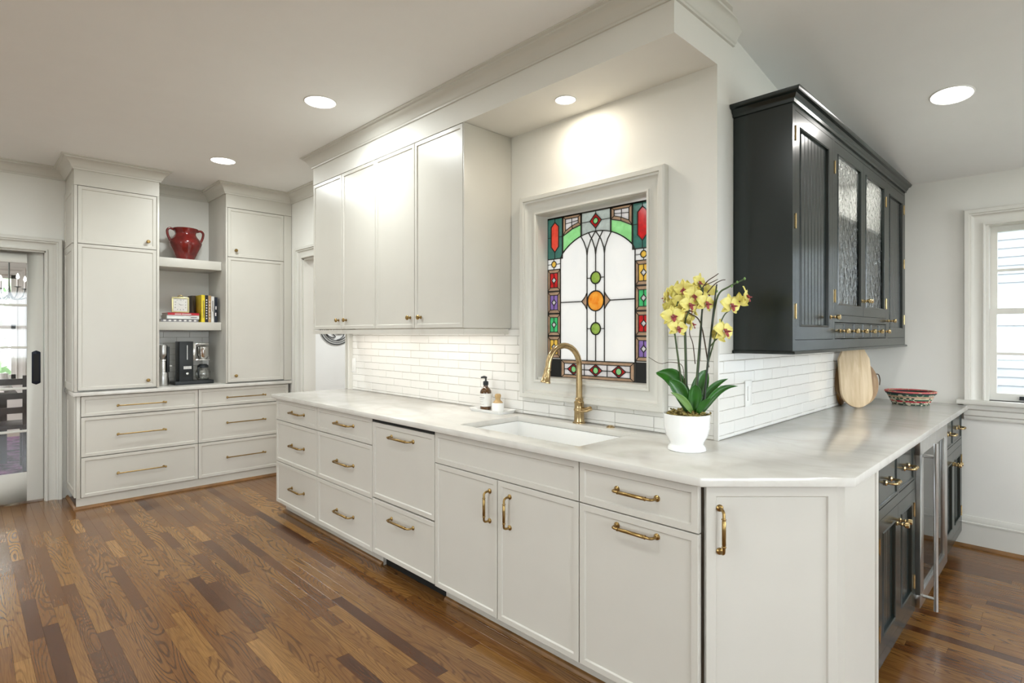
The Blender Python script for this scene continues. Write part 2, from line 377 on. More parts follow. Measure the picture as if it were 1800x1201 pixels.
wall_left = wall('wall_left', [(XL - 0.05, XL, YB, PY0, 0, CEIL), (XL - 0.05, XL, PY0, PY1, PZ, CEIL), (XL - 0.05, XL, PY1, YW + 0.114, 0, CEIL),
                               (XL - 0.15, XL - 0.10, YB, PY0, 0, CEIL), (XL - 0.15, XL - 0.10, PY0, PY1, PZ, CEIL), (XL - 0.15, XL - 0.10, PY1, YW + 0.114, 0, CEIL)],
                 'off-white wall with the glazed pocket door')
wall_rear = wall('wall_rear', [(XL - 0.15, -2.2, YB - 0.12, YB, 0, CEIL), (-2.2, -0.2, YB - 0.12, YB, 0, 0.8), (-2.2, -0.2, YB - 0.12, YB, 2.2, CEIL), (-0.2, XE + 0.14, YB - 0.12, YB, 0, CEIL)], 'off-white wall with one wide window')
wall_east = wall('wall_east', [(XE, XE + 0.14, YB, -1.0, 0, CEIL), (XE, XE + 0.14, -1.0, 1.4, 0, 0.75), (XE, XE + 0.14, -1.0, 1.4, 2.25, CEIL), (XE, XE + 0.14, 1.4, 2.5, 0, CEIL),
                               (XE, XE + 0.14, 2.5, 4.1, 0, 0.8), (XE, XE + 0.14, 2.5, 4.1, 2.2, CEIL), (XE, XE + 0.14, 4.1, YF, 0, CEIL)], 'off-white wall with two windows')
cl = MB().box(XL - 0.15, XE + 0.14, YB - 0.12, YW + 0.114, CEIL, CEIL + 0.08)
cl.prism([(2.25, CEIL), (YF + 0.14, zslope(YF + 0.14)), (YF + 0.14, CEIL + 0.1), (2.25, CEIL + 0.1)], lambda p, q, h: (h, p, q), XW - 0.12, XE + 0.14)
ceiling = struct(cl.build('ceiling', M['ceiling']), 'white ceiling sloping down towards the nook window')
# grids in the unseen windows
def sash_grid(name, boxes):
    m = MB()
    for b in boxes: m.box(*b)
    return struct(m.build(name, M['trim']))
sash_grid('window_3', [(-2.2, -0.2, YB - 0.06, YB - 0.02, z - .03, z + .03) for z in (.83, 1.5, 2.17)] + [(x - .03, x + .03, YB - 0.06, YB - 0.02, .8, 2.2) for x in (-2.17, -1.2, -.23)])
sash_grid('window_5', [(XE + .02, XE + .06, -1.0, 1.4, z - .03, z + .03) for z in (.78, 1.5, 2.22)] + [(XE + .02, XE + .06, y - .03, y + .03, .75, 2.25) for y in (-.97, .2, 1.37)])
sash_grid('window_6', [(XE + .02, XE + .06, 2.5, 4.1, z - .03, z + .03) for z in (.83, 1.5, 2.17)] + [(XE + .02, XE + .06, y - .03, y + .03, .8, 2.2) for y in (2.53, 3.3, 4.07)])
# hall behind the sink wall
wall('wall_hall', [(-6.5, -6.4, 2.42, 4.5, 0, 2.5), (-6.4, XW - 0.12, 4.4, 4.5, 0, 2.7)], 'pale wall of the hall behind the kitchen', simple('hall_paint', (0.80, 0.81, 0.80), 0.7, var=0.01))
struct(box(-6.5, XW - 0.12, 2.42, 4.5, 2.69, 2.74).build('ceiling', M['ceiling']), 'ceiling of the hall')
struct(box(-6.5, XW - 0.12, 2.42, 4.5, -0.05, -0.002).build('floor', M['oak']), 'wood floor of the hall')
struct(box(-6.41, -6.375, 2.86, 2.985, 0, 2.2).build('trim_14', M['trim']), 'door casing in the hall')

# soffit over the wall cabinets
SY, SX0, SZ = 1.943, -4.188, 2.53
struct(box(SX0, XW, SY, YW, SZ, CEIL).build('wall_soffit', M['wall']), 'painted soffit box above the wall cabinets')
# crown mouldings
CROWN = [(0, -0.085), (0.010, -0.085), (0.012, -0.076), (0.018, -0.072), (0.022, -0.060), (0.034, -0.040), (0.052, -0.022), (0.060, -0.018), (0.062, -0.010), (0.075, -0.006), (0.075, 0), (0, 0)]
def crown(name, path, scale=1.0, label=None):
    m = MB().mould(path, [(a * scale, h * scale) for a, h in CROWN], lambda x, y, h: (x, y, CEIL + h))
    return struct(m.build(name, M['trim'], smooth=True), label)
crown('trim_1', [(SX0, YW), (SX0, SY), (XW, SY), (XW, 2.46)], 1.0, 'crown moulding around the soffit')
TX = -5.445
crown('trim_2', [(XL, YB), (XL, 0.605), (TX, 0.605), (TX, 1.175), (XL, 1.175), (XL, 1.70), (TX, 1.70), (TX, YW), (SX0, YW)], 1.1, 'crown moulding over the tall cabinets')

# casings
CAS = [(0, 0), (0, 0.017), (0.004, 0.021), (0.012, 0.021), (0.014, 0.012), (0.030, 0.009), (0.052, 0.013), (0.066, 0.025), (0.068, 0.031), (0.078, 0.031), (0.080, 0.041), (0.100, 0.044), (0.106, 0.039), (0.106, 0)]
def wall_fn(axis, pos, sgn):
    if axis == 'y': return lambda p, q, h: (p, pos + sgn * h, q)
    return lambda p, q, h: (pos + sgn * h, p, q)
# ------------------------------------------------------------------ stained glass window
win = struct(bpy.data.objects.new('window_1', None), 'stained glass panel with coloured borders in a moulded casing'); C.objects.link(win)
m = MB().mould([(WX0, WZ0), (WX0, WZ1), (WX1, WZ1), (WX1, WZ0)][::-1], CAS, wall_fn('y', YW, -1), closed=True)
# path runs so that "right" is away from the opening; verified by the outer size
m.build('casing', M['trim'], win, smooth=True)
j = MB()
j.box(WX0 - 0.001, WX0 + 0.002, YW, 2.42, WZ0, WZ1).box(WX1 - 0.002, WX1 + 0.001, YW, 2.42, WZ0, WZ1).box(WX1 - 0.032, WX1, 2.386, 2.402, WZ0, WZ1).box(WX0, WX1, YW, 2.42, WZ1 - 0.002, WZ1 + 0.002).box(WX0, WX1, YW, 2.42, WZ0 - 0.002, WZ0 + 0.013)
j.build('jamb', M['trim'], win)
GX, GZ, GY = (WX0 + WX1 - 0.03) / 2, 1.128, 2.393
def gfn(p, q, h): return (GX + p, GY + h, GZ + q)
def pane(kind, poly, th=0.002):
    return MB().prism(poly, gfn, -th, th).build('pane', SG[kind], win)
lead = MB()
def came(pts, wd=0.0052):
    for (a, b), (c, d) in zip(pts[:-1], pts[1:]):
        L = math.hypot(c - a, d - b)
        if L < 1e-6: continue
        nx, ny = -(d - b) / L * wd / 2, (c - a) / L * wd / 2; ex, ey = (c - a) / L * wd * 0.3, (d - b) / L * wd * 0.3
        lead.prism([(a - ex + nx, b - ey + ny), (a - ex - nx, b - ey - ny), (c + ex - nx, d + ey - ny), (c + ex + nx, d + ey + ny)], gfn, -0.0045, 0.0045)
def loop(pts, wd=0.0052): came(list(pts) + [pts[0]], wd)
def circ(cx, cy, r, n=20, a0=0, a1=2 * math.pi):
    return [(cx + r * math.cos(a0 + (a1 - a0) * i / n), cy + r * math.sin(a0 + (a1 - a0) * i / n)) for i in range(n + (0 if abs(a1 - a0) > 6 else 1))]
HW = 0.342
def arch(c): return 0.79 - (0.321 - math.sqrt(0.321 ** 2 - c * c))
def mir(poly, s): return [(s * p, q) for p, q in poly]
def rect(a, b, c, d): return [(a, c), (b, c), (b, d), (a, d)]
def cell(cx, cz, hw, hh, fill, s=1):          # bevelled border cell with diamond
    iw, ih = hw * 0.62, hh * 0.68
    for poly in ([(-hw, -hh), (hw, -hh), (iw, -ih), (-iw, -ih)], [(hw, -hh), (hw, hh), (iw, ih), (iw, -ih)], [(hw, hh), (-hw, hh), (-iw, ih), (iw, ih)], [(-hw, hh), (-hw, -hh), (-iw, -ih), (-iw, ih)]):
        pane('beige', [(cx + p, cz + q) for p, q in poly])
    for a, b in ((-1, -1), (1, -1), (1, 1), (-1, 1)): came([(cx + a * hw, cz + b * hh), (cx + a * iw, cz + b * ih)], 0.003)
    loop([(cx - iw, cz - ih), (cx + iw, cz - ih), (cx + iw, cz + ih), (cx - iw, cz + ih)], 0.004)
    dw, dh = iw * 0.55, ih * 0.42
    pane('white', [(cx, cz - dh), (cx + dw, cz), (cx, cz + dh), (cx - dw, cz)])
    loop([(cx, cz - dh), (cx + dw, cz), (cx, cz + dh), (cx - dw, cz)], 0.004)
    for sx in (-1, 1):
        pane(fill, [(cx, cz - ih), (cx + sx * iw, cz - ih), (cx + sx * iw, cz + ih), (cx, cz + ih), (cx, cz + dh), (cx + sx * dw, cz), (cx, cz - dh)])
    came([(cx, cz - ih), (cx, cz - dh)], 0.003); came([(cx, cz + dh), (cx, cz + ih)], 0.003)
    loop([(cx - hw, cz - hh), (cx + hw, cz - hh), (cx + hw, cz + hh), (cx - hw, cz + hh)])
for s, cols, hexc in ((-1, ['red', 'purple', 'green', 'yellow'], 'coral'), (1, ['yellow', 'green', 'red', 'purple'], 'red')):
    for i, kcol in enumerate(cols):
        z1 = 0.61 - 0.126 * i; cell(s * 0.293, z1 - 0.063, 0.047, 0.061, kcol)
    # little cell with the yellow roundel
    cc = circ(s * 0.293, 0.638, 0.017)
    half = circ(s * 0.293, 0.638, 0.017, 10, 0, math.pi)
    pane('yellow', cc); loop(cc, 0.004)
    pane('clear', [(s * 0.293 + 0.049, 0.638)] + [(s * 0.293 + 0.049, 0.666), (s * 0.293 - 0.049, 0.666), (s * 0.293 - 0.049, 0.638)] + half[::-1])
    half = circ(s * 0.293, 0.638, 0.017, 10, 0, -math.pi)
    pane('clear', [(s * 0.293 + 0.049, 0.638)] + [(s * 0.293 + 0.049, 0.611), (s * 0.293 - 0.049, 0.611), (s * 0.293 - 0.049, 0.638)] + half[::-1])
    came([(s * 0.244, 0.638), (s * 0.276, 0.638)], 0.003); came([(s * 0.310, 0.638), (s * 0.342, 0.638)], 0.003)
    came([(s * 0.293, 0.611), (s * 0.293, 0.621)], 0.003); came([(s * 0.293, 0.655), (s * 0.293, 0.667)], 0.003)
    # corner block with hexagon
    hx = [(0, 0.706), (0.028, 0.737), (0.028, 0.850), (0, 0.876), (-0.028, 0.850), (-0.028, 0.737)]
    hp = [(s * 0.286 + p, q) for p, q in hx]; pane(hexc, hp); loop(hp, 0.005)
    b0, b1 = s * 0.230, s * 0.342
    lo, hi = min(b0, b1), max(b0, b1); cxh = s * 0.286
    pane('teal', [(lo, 0.668), (cxh, 0.668), (cxh, 0.706), (cxh - 0.028, 0.737), (cxh - 0.028, 0.79), (lo, 0.79)])
    pane('teal', [(lo, 0.79), (cxh - 0.028, 0.79), (cxh - 0.028, 0.850), (cxh, 0.876), (cxh, 0.897), (lo, 0.897)])
    pane('teal', [(hi, 0.668), (hi, 0.79), (cxh + 0.028, 0.79), (cxh + 0.028, 0.737), (cxh, 0.706), (cxh, 0.668)])
    pane('teal', [(hi, 0.79), (hi, 0.897), (cxh, 0.897), (cxh, 0.876), (cxh + 0.028, 0.850), (cxh + 0.028, 0.79)])
    loop(rect(lo, hi, 0.668, 0.897)); came([(lo, 0.79), (cxh - 0.028, 0.79)], 0.003); came([(hi, 0.79), (cxh + 0.028, 0.79)], 0.003)
    came([(cxh, 0.668), (cxh, 0.706)], 0.003); came([(cxh, 0.876), (cxh, 0.897)], 0.003)
    # bevelled trapezoid
    T = [(0.227, 0.897), (0.097, 0.897), (0.097, 0.838), (0.160, 0.822), (0.227, 0.790)]; I = [(0.208, 0.882), (0.118, 0.882), (0.118, 0.852), (0.160, 0.840), (0.208, 0.818)]
    for a in range(5):
        b = (a + 1) % 5; pane('beige', mir([T[a], T[b], I[b], I[a]], s)); came(mir([T[a], I[a]], s), 0.003)
    mx = 0.163
    pane('white', mir([(0.118, 0.882), (mx, 0.882), (mx, 0.839), (0.118, 0.852)], s)); pane('white', mir([(mx, 0.882), (0.208, 0.882), (0.208, 0.818), (mx, 0.839)], s))
    came(mir([(mx, 0.882), (mx, 0.839)], s), 0.003); came(mir([(0.118, 0.864), (0.208, 0.856)], s), 0.003)
    loop(mir(I, s), 0.004); loop(mir(T, s))
    # mint arc
    ins = [(0.097 + (0.227 - 0.097) * i / 6, arch(0.097 + (0.227 - 0.097) * i / 6)) for i in range(7)]
    pane('mint', mir([(0.227, 0.790), (0.160, 0.822), (0.097, 0.838)] + ins, s)); came(mir(ins, s)); came(mir([(0.097, arch(0.097)), (0.097, 0.897)], s), 0.009)
    came(mir([(0.227, 0.897), (0.227, arch(0.227)), (0.244, 0.668)], s))
    # side fields of clear glass, split by the horizontal came
    top = [(0.057 + (0.227 - 0.057) * i / 8, arch(0.057 + (0.227 - 0.057) * i / 8)) for i in range(9)]
    pane('clear', mir([(0.244, 0.099), (0.244, 0.419), (0.094, 0.419), (0.057, 0.372), (0.057, 0.099)], s))
    pane('clear', mir([(0.244, 0.419), (0.244, 0.668)] + top[::-1] + [(0.057, 0.466), (0.094, 0.419)], s))
    came(mir([(0.244, 0.419), (0.094, 0.419)], s)); came(mir([(0.244, 0.099), (0.244, 0.668)], s))
    lens = [(0.094, 0.419), (0.070, 0.395), (0.057, 0.372), (0.057, 0.466), (0.070, 0.443)]
    pane('beige', mir(lens, s)); loop(mir(lens, s), 0.004)
    # centre half-columns around the roundels
    def arcs(cz, r, up): return [(r * math.sin(t), cz + r * math.cos(t)) for t in ([math.pi / 2 * i / 8 for i in range(9)] if up else [math.pi / 2 + math.pi / 2 * i / 8 for i in range(9)])]
    E_ = 0.057
    atop = [(E_ * i / 4, arch(E_ * i / 4)) for i in range(5)]
    pane('clear', mir([(0, 0.099), (E_, 0.099), (E_, 0.271)] + arcs(0.271, 0.032, False), s))
    pane('clear', mir([(E_, 0.271), (E_, 0.419), (0.0545, 0.419)] + arcs(0.419, 0.0535, False)[1:] + arcs(0.271, 0.032, True), s))
    pane('clear', mir([(E_, 0.419), (E_, 0.542)] + arcs(0.542, 0.032, False) + arcs(0.419, 0.0535, True), s))
    pane('clear', mir([(E_, 0.542)] + [(E_, arch(E_))] + atop[::-1][1:] + arcs(0.542, 0.032, True), s))
    came(mir([(E_, 0.099), (E_, 0.665)], s))
    came(mir([(E_, 0.665), (0.062, 0.70), (0.078, 0.74), (0.100, arch(0.1))], s)); came(mir([(E_, 0.665), (0.052, 0.70), (0.034, 0.745), (0, 0.79)], s)); came(mir([(0, 0.665), (0.005, 0.70), (0.022, 0.745), (0.047, arch(0.047))], s))
    for cz in (0.271, 0.542): came(mir([(0.032, cz), (E_, cz)], s), 0.004)
    pane('black', rect(*sorted((s * 0.246, s * 0.342)), 0.0, 0.102))
for cz, r, kcol in ((0.271, 0.032, 'lime'), (0.419, 0.0535, 'orange'), (0.542, 0.032, 'lime')):
    cc = circ(0, cz, r, 28); pane(kcol, cc); loop(cc, 0.006)
for a, b in ((0.099, 0.239), (0.303, 0.366), (0.472, 0.510), (0.574, 0.665)): came([(0, a), (0, b)])
came([(-0.227 + 0.454 * i / 24, arch(-0.227 + 0.454 * i / 24)) for i in range(25)])
# top centre panel
dm = [(0, 0.805), (0.038, 0.845), (0, 0.884), (-0.038, 0.845)]; ci = circ(0, 0.845, 0.016, 16)
for s in (-1, 1):
    pane('red', mir([(0, 0.805), (0.038, 0.845), (0, 0.884)] + [(0.016 * math.sin(t), 0.845 + 0.016 * math.cos(t)) for t in [math.pi * i / 8 for i in range(9)]], s))
    tp = [(0.092 * i / 5, arch(0.092 * i / 5)) for i in range(6)]
    pane('grey', mir(tp + [(0.092, 0.845), (0.038, 0.845), (0, 0.805)], s)); pane('grey', mir([(0.092, 0.845), (0.092, 0.897), (0, 0.897), (0, 0.884), (0.038, 0.845)], s))
    came(mir([(0.038, 0.845), (0.092, 0.845)], s), 0.003)
pane('mint', ci); loop(ci, 0.004); loop(dm); came([(0, 0.79), (0, 0.805)], 0.003); came([(0, 0.884), (0, 0.897)], 0.003)
# bottom band with three diamonds
OB, IB = rect(-0.240, 0.240, 0.0, 0.098), rect(-0.216, 0.216, 0.018, 0.080)
for a in range(4):
    b = (a + 1) % 4; pane('beige', [OB[a], OB[b], IB[b], IB[a]]); came([OB[a], IB[a]], 0.003)
loop(OB); loop(IB, 0.004)
for cx0, x0, x1 in ((-0.150, -0.216, -0.076), (0.0, -0.076, 0.074), (0.146, 0.074, 0.216)):
    ci = circ(cx0, 0.049, 0.018, 16); pane('mint', ci); loop(ci, 0.004)
    for s in (-1, 1):
        pane('red', [(cx0 + s * p, q) for p, q in [(0, 0.018), (0.043, 0.049), (0, 0.080)] + [(0.018 * math.sin(t), 0.049 + 0.018 * math.cos(t)) for t in [math.pi * i / 8 for i in range(9)]]])
        xe = x1 if s > 0 else x0
        pane('white', [(cx0, 0.080), (cx0 + s * 0.043, 0.049), (xe, 0.049), (xe, 0.080)]); pane('white', [(cx0, 0.018), (xe, 0.018), (xe, 0.049), (cx0 + s * 0.043, 0.049)])
        came([(cx0 + s * 0.043, 0.049), (xe, 0.049)], 0.004)
    loop([(cx0, 0.018), (cx0 + 0.043, 0.049), (cx0, 0.080), (cx0 - 0.043, 0.049)], 0.005); came([(x1, 0.018), (x1, 0.080)], 0.004)
loop(rect(-HW, HW, -0.002, 0.899), 0.008)
lead.build('lead_came', M['lead'], win)

# ------------------------------------------------------------------ glazed tiles, one by one
TP, ROW0, RP = 0.218, 0.985, 0.0535
tile_full = MB().box(-TP / 2 + 0.0012, TP / 2 - 0.0012, -0.008, 0, -RP / 2 + 0.0012, RP / 2 - 0.0012).mesh('tile', M['tile'], bevel=0.0012, seg=1)
def tiles(parent, u0, u1, z0, z1, fn_loc, rotz, phase=0.0, z_first=ROW0):
    zs = [z0] + [z_first + RP * k for k in range(-3, 30) if z0 + 0.004 < z_first + RP * k < z1 - 0.004] + [z1]
    for i in range(len(zs) - 1):
        a, b = zs[i], zs[i + 1]
        k = round((a - z_first) / RP)
        u = u0 - TP + (phase + (TP / 2 if k % 2 else 0)) % TP
        while u < u1 - 1e-4:
            l, r = max(u, u0), min(u + TP, u1)
            if r - l > 0.006:
                full = abs(r - l - TP) < 1e-6 and abs(b - a - RP) < 1e-6
                me = tile_full if full else MB().box(-(r - l) / 2 + 0.0012, (r - l) / 2 - 0.0012, -0.008, 0, -(b - a) / 2 + 0.0012, (b - a) / 2 - 0.0012).mesh('tile', M['tile'], bevel=0.0012, seg=1)
                link('tile', me, parent, fn_loc((l + r) / 2, (a + b) / 2), (0, 0, rotz))
            u += TP
back_fn = lambda u, z: (u, YW - 0.0002, z)
MB().box(-4.29, WX0 - 0.05, YW - 0.005, YW, ZC, 1.398).box(WX0 - 0.05, WX1 + 0.05, YW - 0.005, YW, ZC, WZ0 - 0.05).box(WX1 + 0.05, XW, YW - 0.005, YW, ZC, 1.398).build('grout_bed', M['grout'], wall_back)
tiles(wall_back, -4.29, WX0 - 0.106, ZC, 1.398, back_fn, 0, phase=(-2.725 + 4.29) % TP)
tiles(wall_back, WX0 - 0.106, WX1 + 0.106, ZC, WZ0 - 0.106, back_fn, 0, phase=0.09)
tiles(wall_back, WX1 + 0.106, XW - 0.012, ZC, 1.398, back_fn, 0, phase=0.05)
box(XW - 0.012, XW + 0.008, YW - 0.0085, YW + 0.004, ZC, 1.40).build('corner_tile_trim', M['tile'], wall_back)
side_fn = lambda u, z: (XW + 0.0002, u, z)
box(XW, XW + 0.005, YW + 0.004, YF, ZC, 1.285).build('grout_bed', M['grout'], wall_side)
tiles(wall_side, YW + 0.004, YF, ZC, 1.285, side_fn, R(90), phase=0.04)
box(XL, XL + 0.004, 1.175, 1.70, ZC, 1.40).build('grout_bed', M['grout'], wall_left)
tiles(wall_left, 1.175, 1.70, ZC, 1.40, lambda u, z: (XL + 0.0002, u, z), R(90), phase=0.03, z_first=0.964)

# ------------------------------------------------------------------ hardware
_cache = {}
def pull_mesh(L, mat='brass'):
    key = ('pull', round(L, 3), mat)
    if key not in _cache:
        m = MB(); h = L / 2; o = 0.036
        path = [(-h, 0, 0), (-h, -o * 0.55, 0)] + [(-h + 0.012 * (1 - math.cos(t)), -o * 0.55 - o * 0.45 * math.sin(t), 0) for t in (0.5, 1.0, 1.5)]
        path += [(h - 0.012 * (1 - math.cos(t)), -o * 0.55 - o * 0.45 * math.sin(t), 0) for t in (1.5, 1.0, 0.5)] + [(h, -o * 0.55, 0), (h, 0, 0)]
        m.tube(path, 0.0050, 10)
        m.tube([(-h + 0.030, -o, 0), (-h + 0.032, -o, 0), (h - 0.032, -o, 0), (h - 0.030, -o, 0)], [0.0050, 0.0066, 0.0066, 0.0050], 12)
        for s in (-1, 1):
            m.lathe([(0.0115, 0), (0.0115, 0.003), (0.008, 0.006), (0.005, 0.008)], 16, Matrix.Translation((s * h, 0, 0)) @ Matrix.Rotation(R(90), 4, 'X'))
            m.lathe([(0.0072, -0.002), (0.0078, 0), (0.0072, 0.002)], 12, Matrix.Translation((s * (h - 0.026), -o, 0)) @ Matrix.Rotation(R(90), 4, 'Y'))
        _cache[key] = m.mesh('handle', M[mat], smooth=True)
    return _cache[key]
def slim_pull_mesh(L):
    key = ('slim', round(L, 3))
    if key not in _cache:
        m = MB(); h = L / 2
        m.tube([(-h - 0.012, -0.032, 0), (h + 0.012, -0.032, 0)], 0.0048, 10)
        for s in (-1, 1):
            m.tube([(s * h, 0, 0), (s * h, -0.034, 0)], 0.0045, 8); m.lathe([(0.0095, 0), (0.0095, 0.004), (0.006, 0.008)], 12, Matrix.Translation((s * h, 0, 0)) @ Matrix.Rotation(R(90), 4, 'X'))
            m.lathe([(0.007, -0.006), (0.009, -0.003), (0.009, 0.003), (0.006, 0.006)], 12, Matrix.Translation((s * (h + 0.010), -0.032, 0)) @ Matrix.Rotation(R(90), 4, 'Y'))
        _cache[key] = m.mesh('handle', M['brass'], smooth=True)
    return _cache[key]
def knob_mesh(k='round', mat='brass'):
    key = ('knob', k, mat)
    if key not in _cache:
        X90 = Matrix.Rotation(R(90), 4, 'X')
        if k == 'round': m = MB().lathe([(0.010, 0), (0.010, 0.002), (0.0055, 0.005), (0.0050, 0.013), (0.009, 0.016), (0.0140, 0.019), (0.0145, 0.025), (0.011, 0.029), (0.0, 0.030)], 20, X90)
        else: m = MB().lathe([(0.0095, 0), (0.0095, 0.003), (0.0055, 0.006), (0.0055, 0.018), (0.0075, 0.020), (0.0055, 0.023), (0.0085, 0.027), (0.0115, 0.030), (0.0115, 0.040), (0.0095, 0.044), (0.0, 0.044)], 16, X90)
        _cache[key] = m.mesh('knob', M[mat], smooth=True)
    return _cache[key]
def rings(mb, levels):   # nested rectangles (x0,x1,z0,z1,y) joined by quads, last one closed
    k = len(mb.v); vs = []
    for x0, x1, z0, z1, y in levels: vs += [(x0, y, z0), (x1, y, z0), (x1, y, z1), (x0, y, z1)]
    fs = []
    for i in range(len(levels) - 1):
        for q in range(4): fs.append((i * 4 + q, i * 4 + (q + 1) % 4, i * 4 + 4 + (q + 1) % 4, i * 4 + 4 + q))
    n = len(levels) - 1; fs.append((n * 4, n * 4 + 1, n * 4 + 2, n * 4 + 3)); fs.append((3, 2, 1, 0))
    return mb.add(vs, fs)
def front_mb(w, h, t=0.020, fr=0.024, rec=0.0065, g=0.0022):
    x0, x1, z0, z1 = g, w - g, g, h - g; c = 0.0015
    return rings(MB(), [(x0, x1, z0, z1, 0), (x0, x1, z0, z1, -t + c), (x0 + c, x1 - c, z0 + c, z1 - c, -t), (x0 + fr, x1 - fr, z0 + fr, z1 - fr, -t), (x0 + fr + .002, x1 - fr - .002, z0 + fr + .002, z1 - fr - .002, -t + 0.003),
                        (x0 + fr + .004, x1 - fr - .004, z0 + fr + .004, z1 - fr - .004, -t + rec)])
def front(parent, name, x, z, w, h, mat='cab', y=0.0, **kw):
    return front_mb(w, h, **kw).build(name, M[mat], parent, (x, y, z))
def hpull(door, cx, cz, L, t=0.020, rec=0.0065): link('handle', pull_mesh(L), door, (cx, -t + rec, cz))
def vpull(door, cx, cz, L, t=0.020, rec=0.0065): link('handle', pull_mesh(L), door, (cx, -t + rec, cz), (0, R(90), 0))

# ------------------------------------------------------------------ white base run under the sink wall
FY = 1.716                    # carcass front; fronts stand 20 mm proud of it
def base_cab(label, x0, x1, group='white base cabinets of the sink run', toe=True, name='base_cabinet'):
    t = thing(name, label, 'cabinet', (x0, FY, 0), 0, group)
    w = x1 - x0; D = YW - FY - 0.01
    if name == 'sink_cabinet':
        MB().box(0.0, w, 0.045, D, 0.095, 0.64).box(0, 0.018, 0.045, D, 0.64, ZS).box(w - 0.018, w, 0.045, D, 0.64, ZS).box(0.018, w - 0.018, 0.045, 0.056, 0.64, ZS).build('carcass', M['cab'], t)
    else: box(0.0, w, 0.045, D, 0.095, ZS).build('carcass', M['cab'], t)
    if x0 < -4: box(-0.006, 0.0, -0.001, D, 0.095, ZS).build('end_panel', M['cab'], t)
    if toe: box(0.0, w, 0.055, 0.075, 0, 0.095).build('toe_kick', M['cab'], t)
    else: box(0.0, w, 0.075, 0.09, 0, 0.095).build('toe_space', M['dark'], t)
    return t, w
XS = [-4.290, -3.600, -2.887, -2.283, -1.355, -0.862]
ZD = [0.095, 0.407, 0.720, 0.878]
t, wd = base_cab('three-drawer white base cabinet at the free end of the sink run', XS[0], XS[1])
for i in range(3):
    d = front(t, 'drawer', 0, ZD[i], wd, ZD[i + 1] - ZD[i]); hpull(d, wd / 2 + (0.03), [0.153, 0.154, 0.080][i], 0.20)
t, wd = base_cab('three-drawer white base cabinet next to the panelled dishwasher drawers', XS[1], XS[2])
for i in range(3):
    d = front(t, 'drawer', 0, ZD[i], wd, ZD[i + 1] - ZD[i]); hpull(d, wd / 2 + 0.02, [0.150, 0.154, 0.085][i], 0.21)
t, wd = base_cab('two tall panelled dishwasher drawers above a black toe recess', XS[2], XS[3], toe=False, name='dishwasher_drawers')
box(0, wd, -0.018, 0.0, 0.864, ZS).build('painted_gap_shade', M['dark'], t)  # solid black strip painting the shade in the gap under the slab
for z0, z1, hz in ((0.100, 0.418, 0.238), (0.422, 0.862, 0.375)):
    d = front(t, 'drawer', 0, z0, wd, z1 - z0); hpull(d, wd / 2, hz, 0.21)
t, wd = base_cab('white sink cabinet with two doors below a plain false front', XS[3], XS[4], name='sink_cabinet')
front(t, 'false_front', 0, 0.720, wd, 0.158)
for k in (0, 1):
    d = front(t, 'door', k * wd / 2, 0.095, wd / 2, 0.625); vpull(d, (wd / 2 - 0.056) if k == 0 else 0.074, 0.495, 0.135)
t, wd = base_cab('white base cabinet with one drawer over a tall pull-out door', XS[4], XS[5])
d = front(t, 'drawer', 0, 0.720, wd, 0.158); hpull(d, wd / 2 + 0.008, 0.084, 0.165)
d = front(t, 'door', 0, 0.095, wd, 0.625); hpull(d, wd / 2 + 0.008, 0.577, 0.165)

# diagonal corner cabinet + white end panel
ANG = math.atan2(0.352, 0.345); dv = Vector((math.cos(ANG), math.sin(ANG), 0)); nv = Vector((math.sin(ANG), -math.cos(ANG), 0))
P0 = Vector((-0.862, 1.697, 0)); DL = (-0.53 - P0.x) / dv.x; P1 = P0 + dv * DL
t = thing('corner_cabinet', 'white diagonal corner cabinet with a single door and upright brass handle', 'cabinet', tuple(P0), 0, 'white base cabinets of the sink run')
loc = lambda x, y, z: (x - P0.x, y - P0.y, z)
b0 = P0 - nv * 0.020; b1 = P1 - nv * 0.020
MB().prism([(-0.858, 1.735), (b0.x + dv.x * 0.026, b0.y + dv.y * 0.026), (b1.x, b1.y), (-0.552, 2.02), (-0.552, 2.405), (-0.86, 2.28)], loc, 0.095, ZS).build('carcass', M['cab'], t)
MB().prism([(-0.86, 1.80), (-0.80, 1.82), (-0.60, 2.03), (-0.60, 2.40), (-0.86, 2.28)], loc, 0.0, 0.095).build('toe_kick', M['cab'], t)
d = front(t, 'door', 0, 0.095, DL - 0.044, 0.782, fr=0.030); d.location = tuple(-nv * 0.020 + dv * 0.022 + Vector((0, 0, 0.095))); d.rotation_euler = (0, 0, ANG); vpull(d, 0.048, 0.640, 0.140)
box(DL - 0.021, DL, -0.016, 0.004, 0.0, ZS).build('filler_strip', M['cab'], t, tuple(-nv * 0.020), (0, 0, ANG), bevel=0.002)
MB().prism([(-0.552, 2.016), (-0.530, P1.y - 0.003), (-0.530, 2.430), (-0.552, 2.430)], loc, 0.0, ZS).build('end_panel', M['cab'], t)
MB().prism([(-0.552, 2.412), (-0.524, 2.412), (-0.524, 2.440), (-0.552, 2.440)], loc, 0.0, ZS).build('edge_stile', M['cab'], t, bevel=0.001)

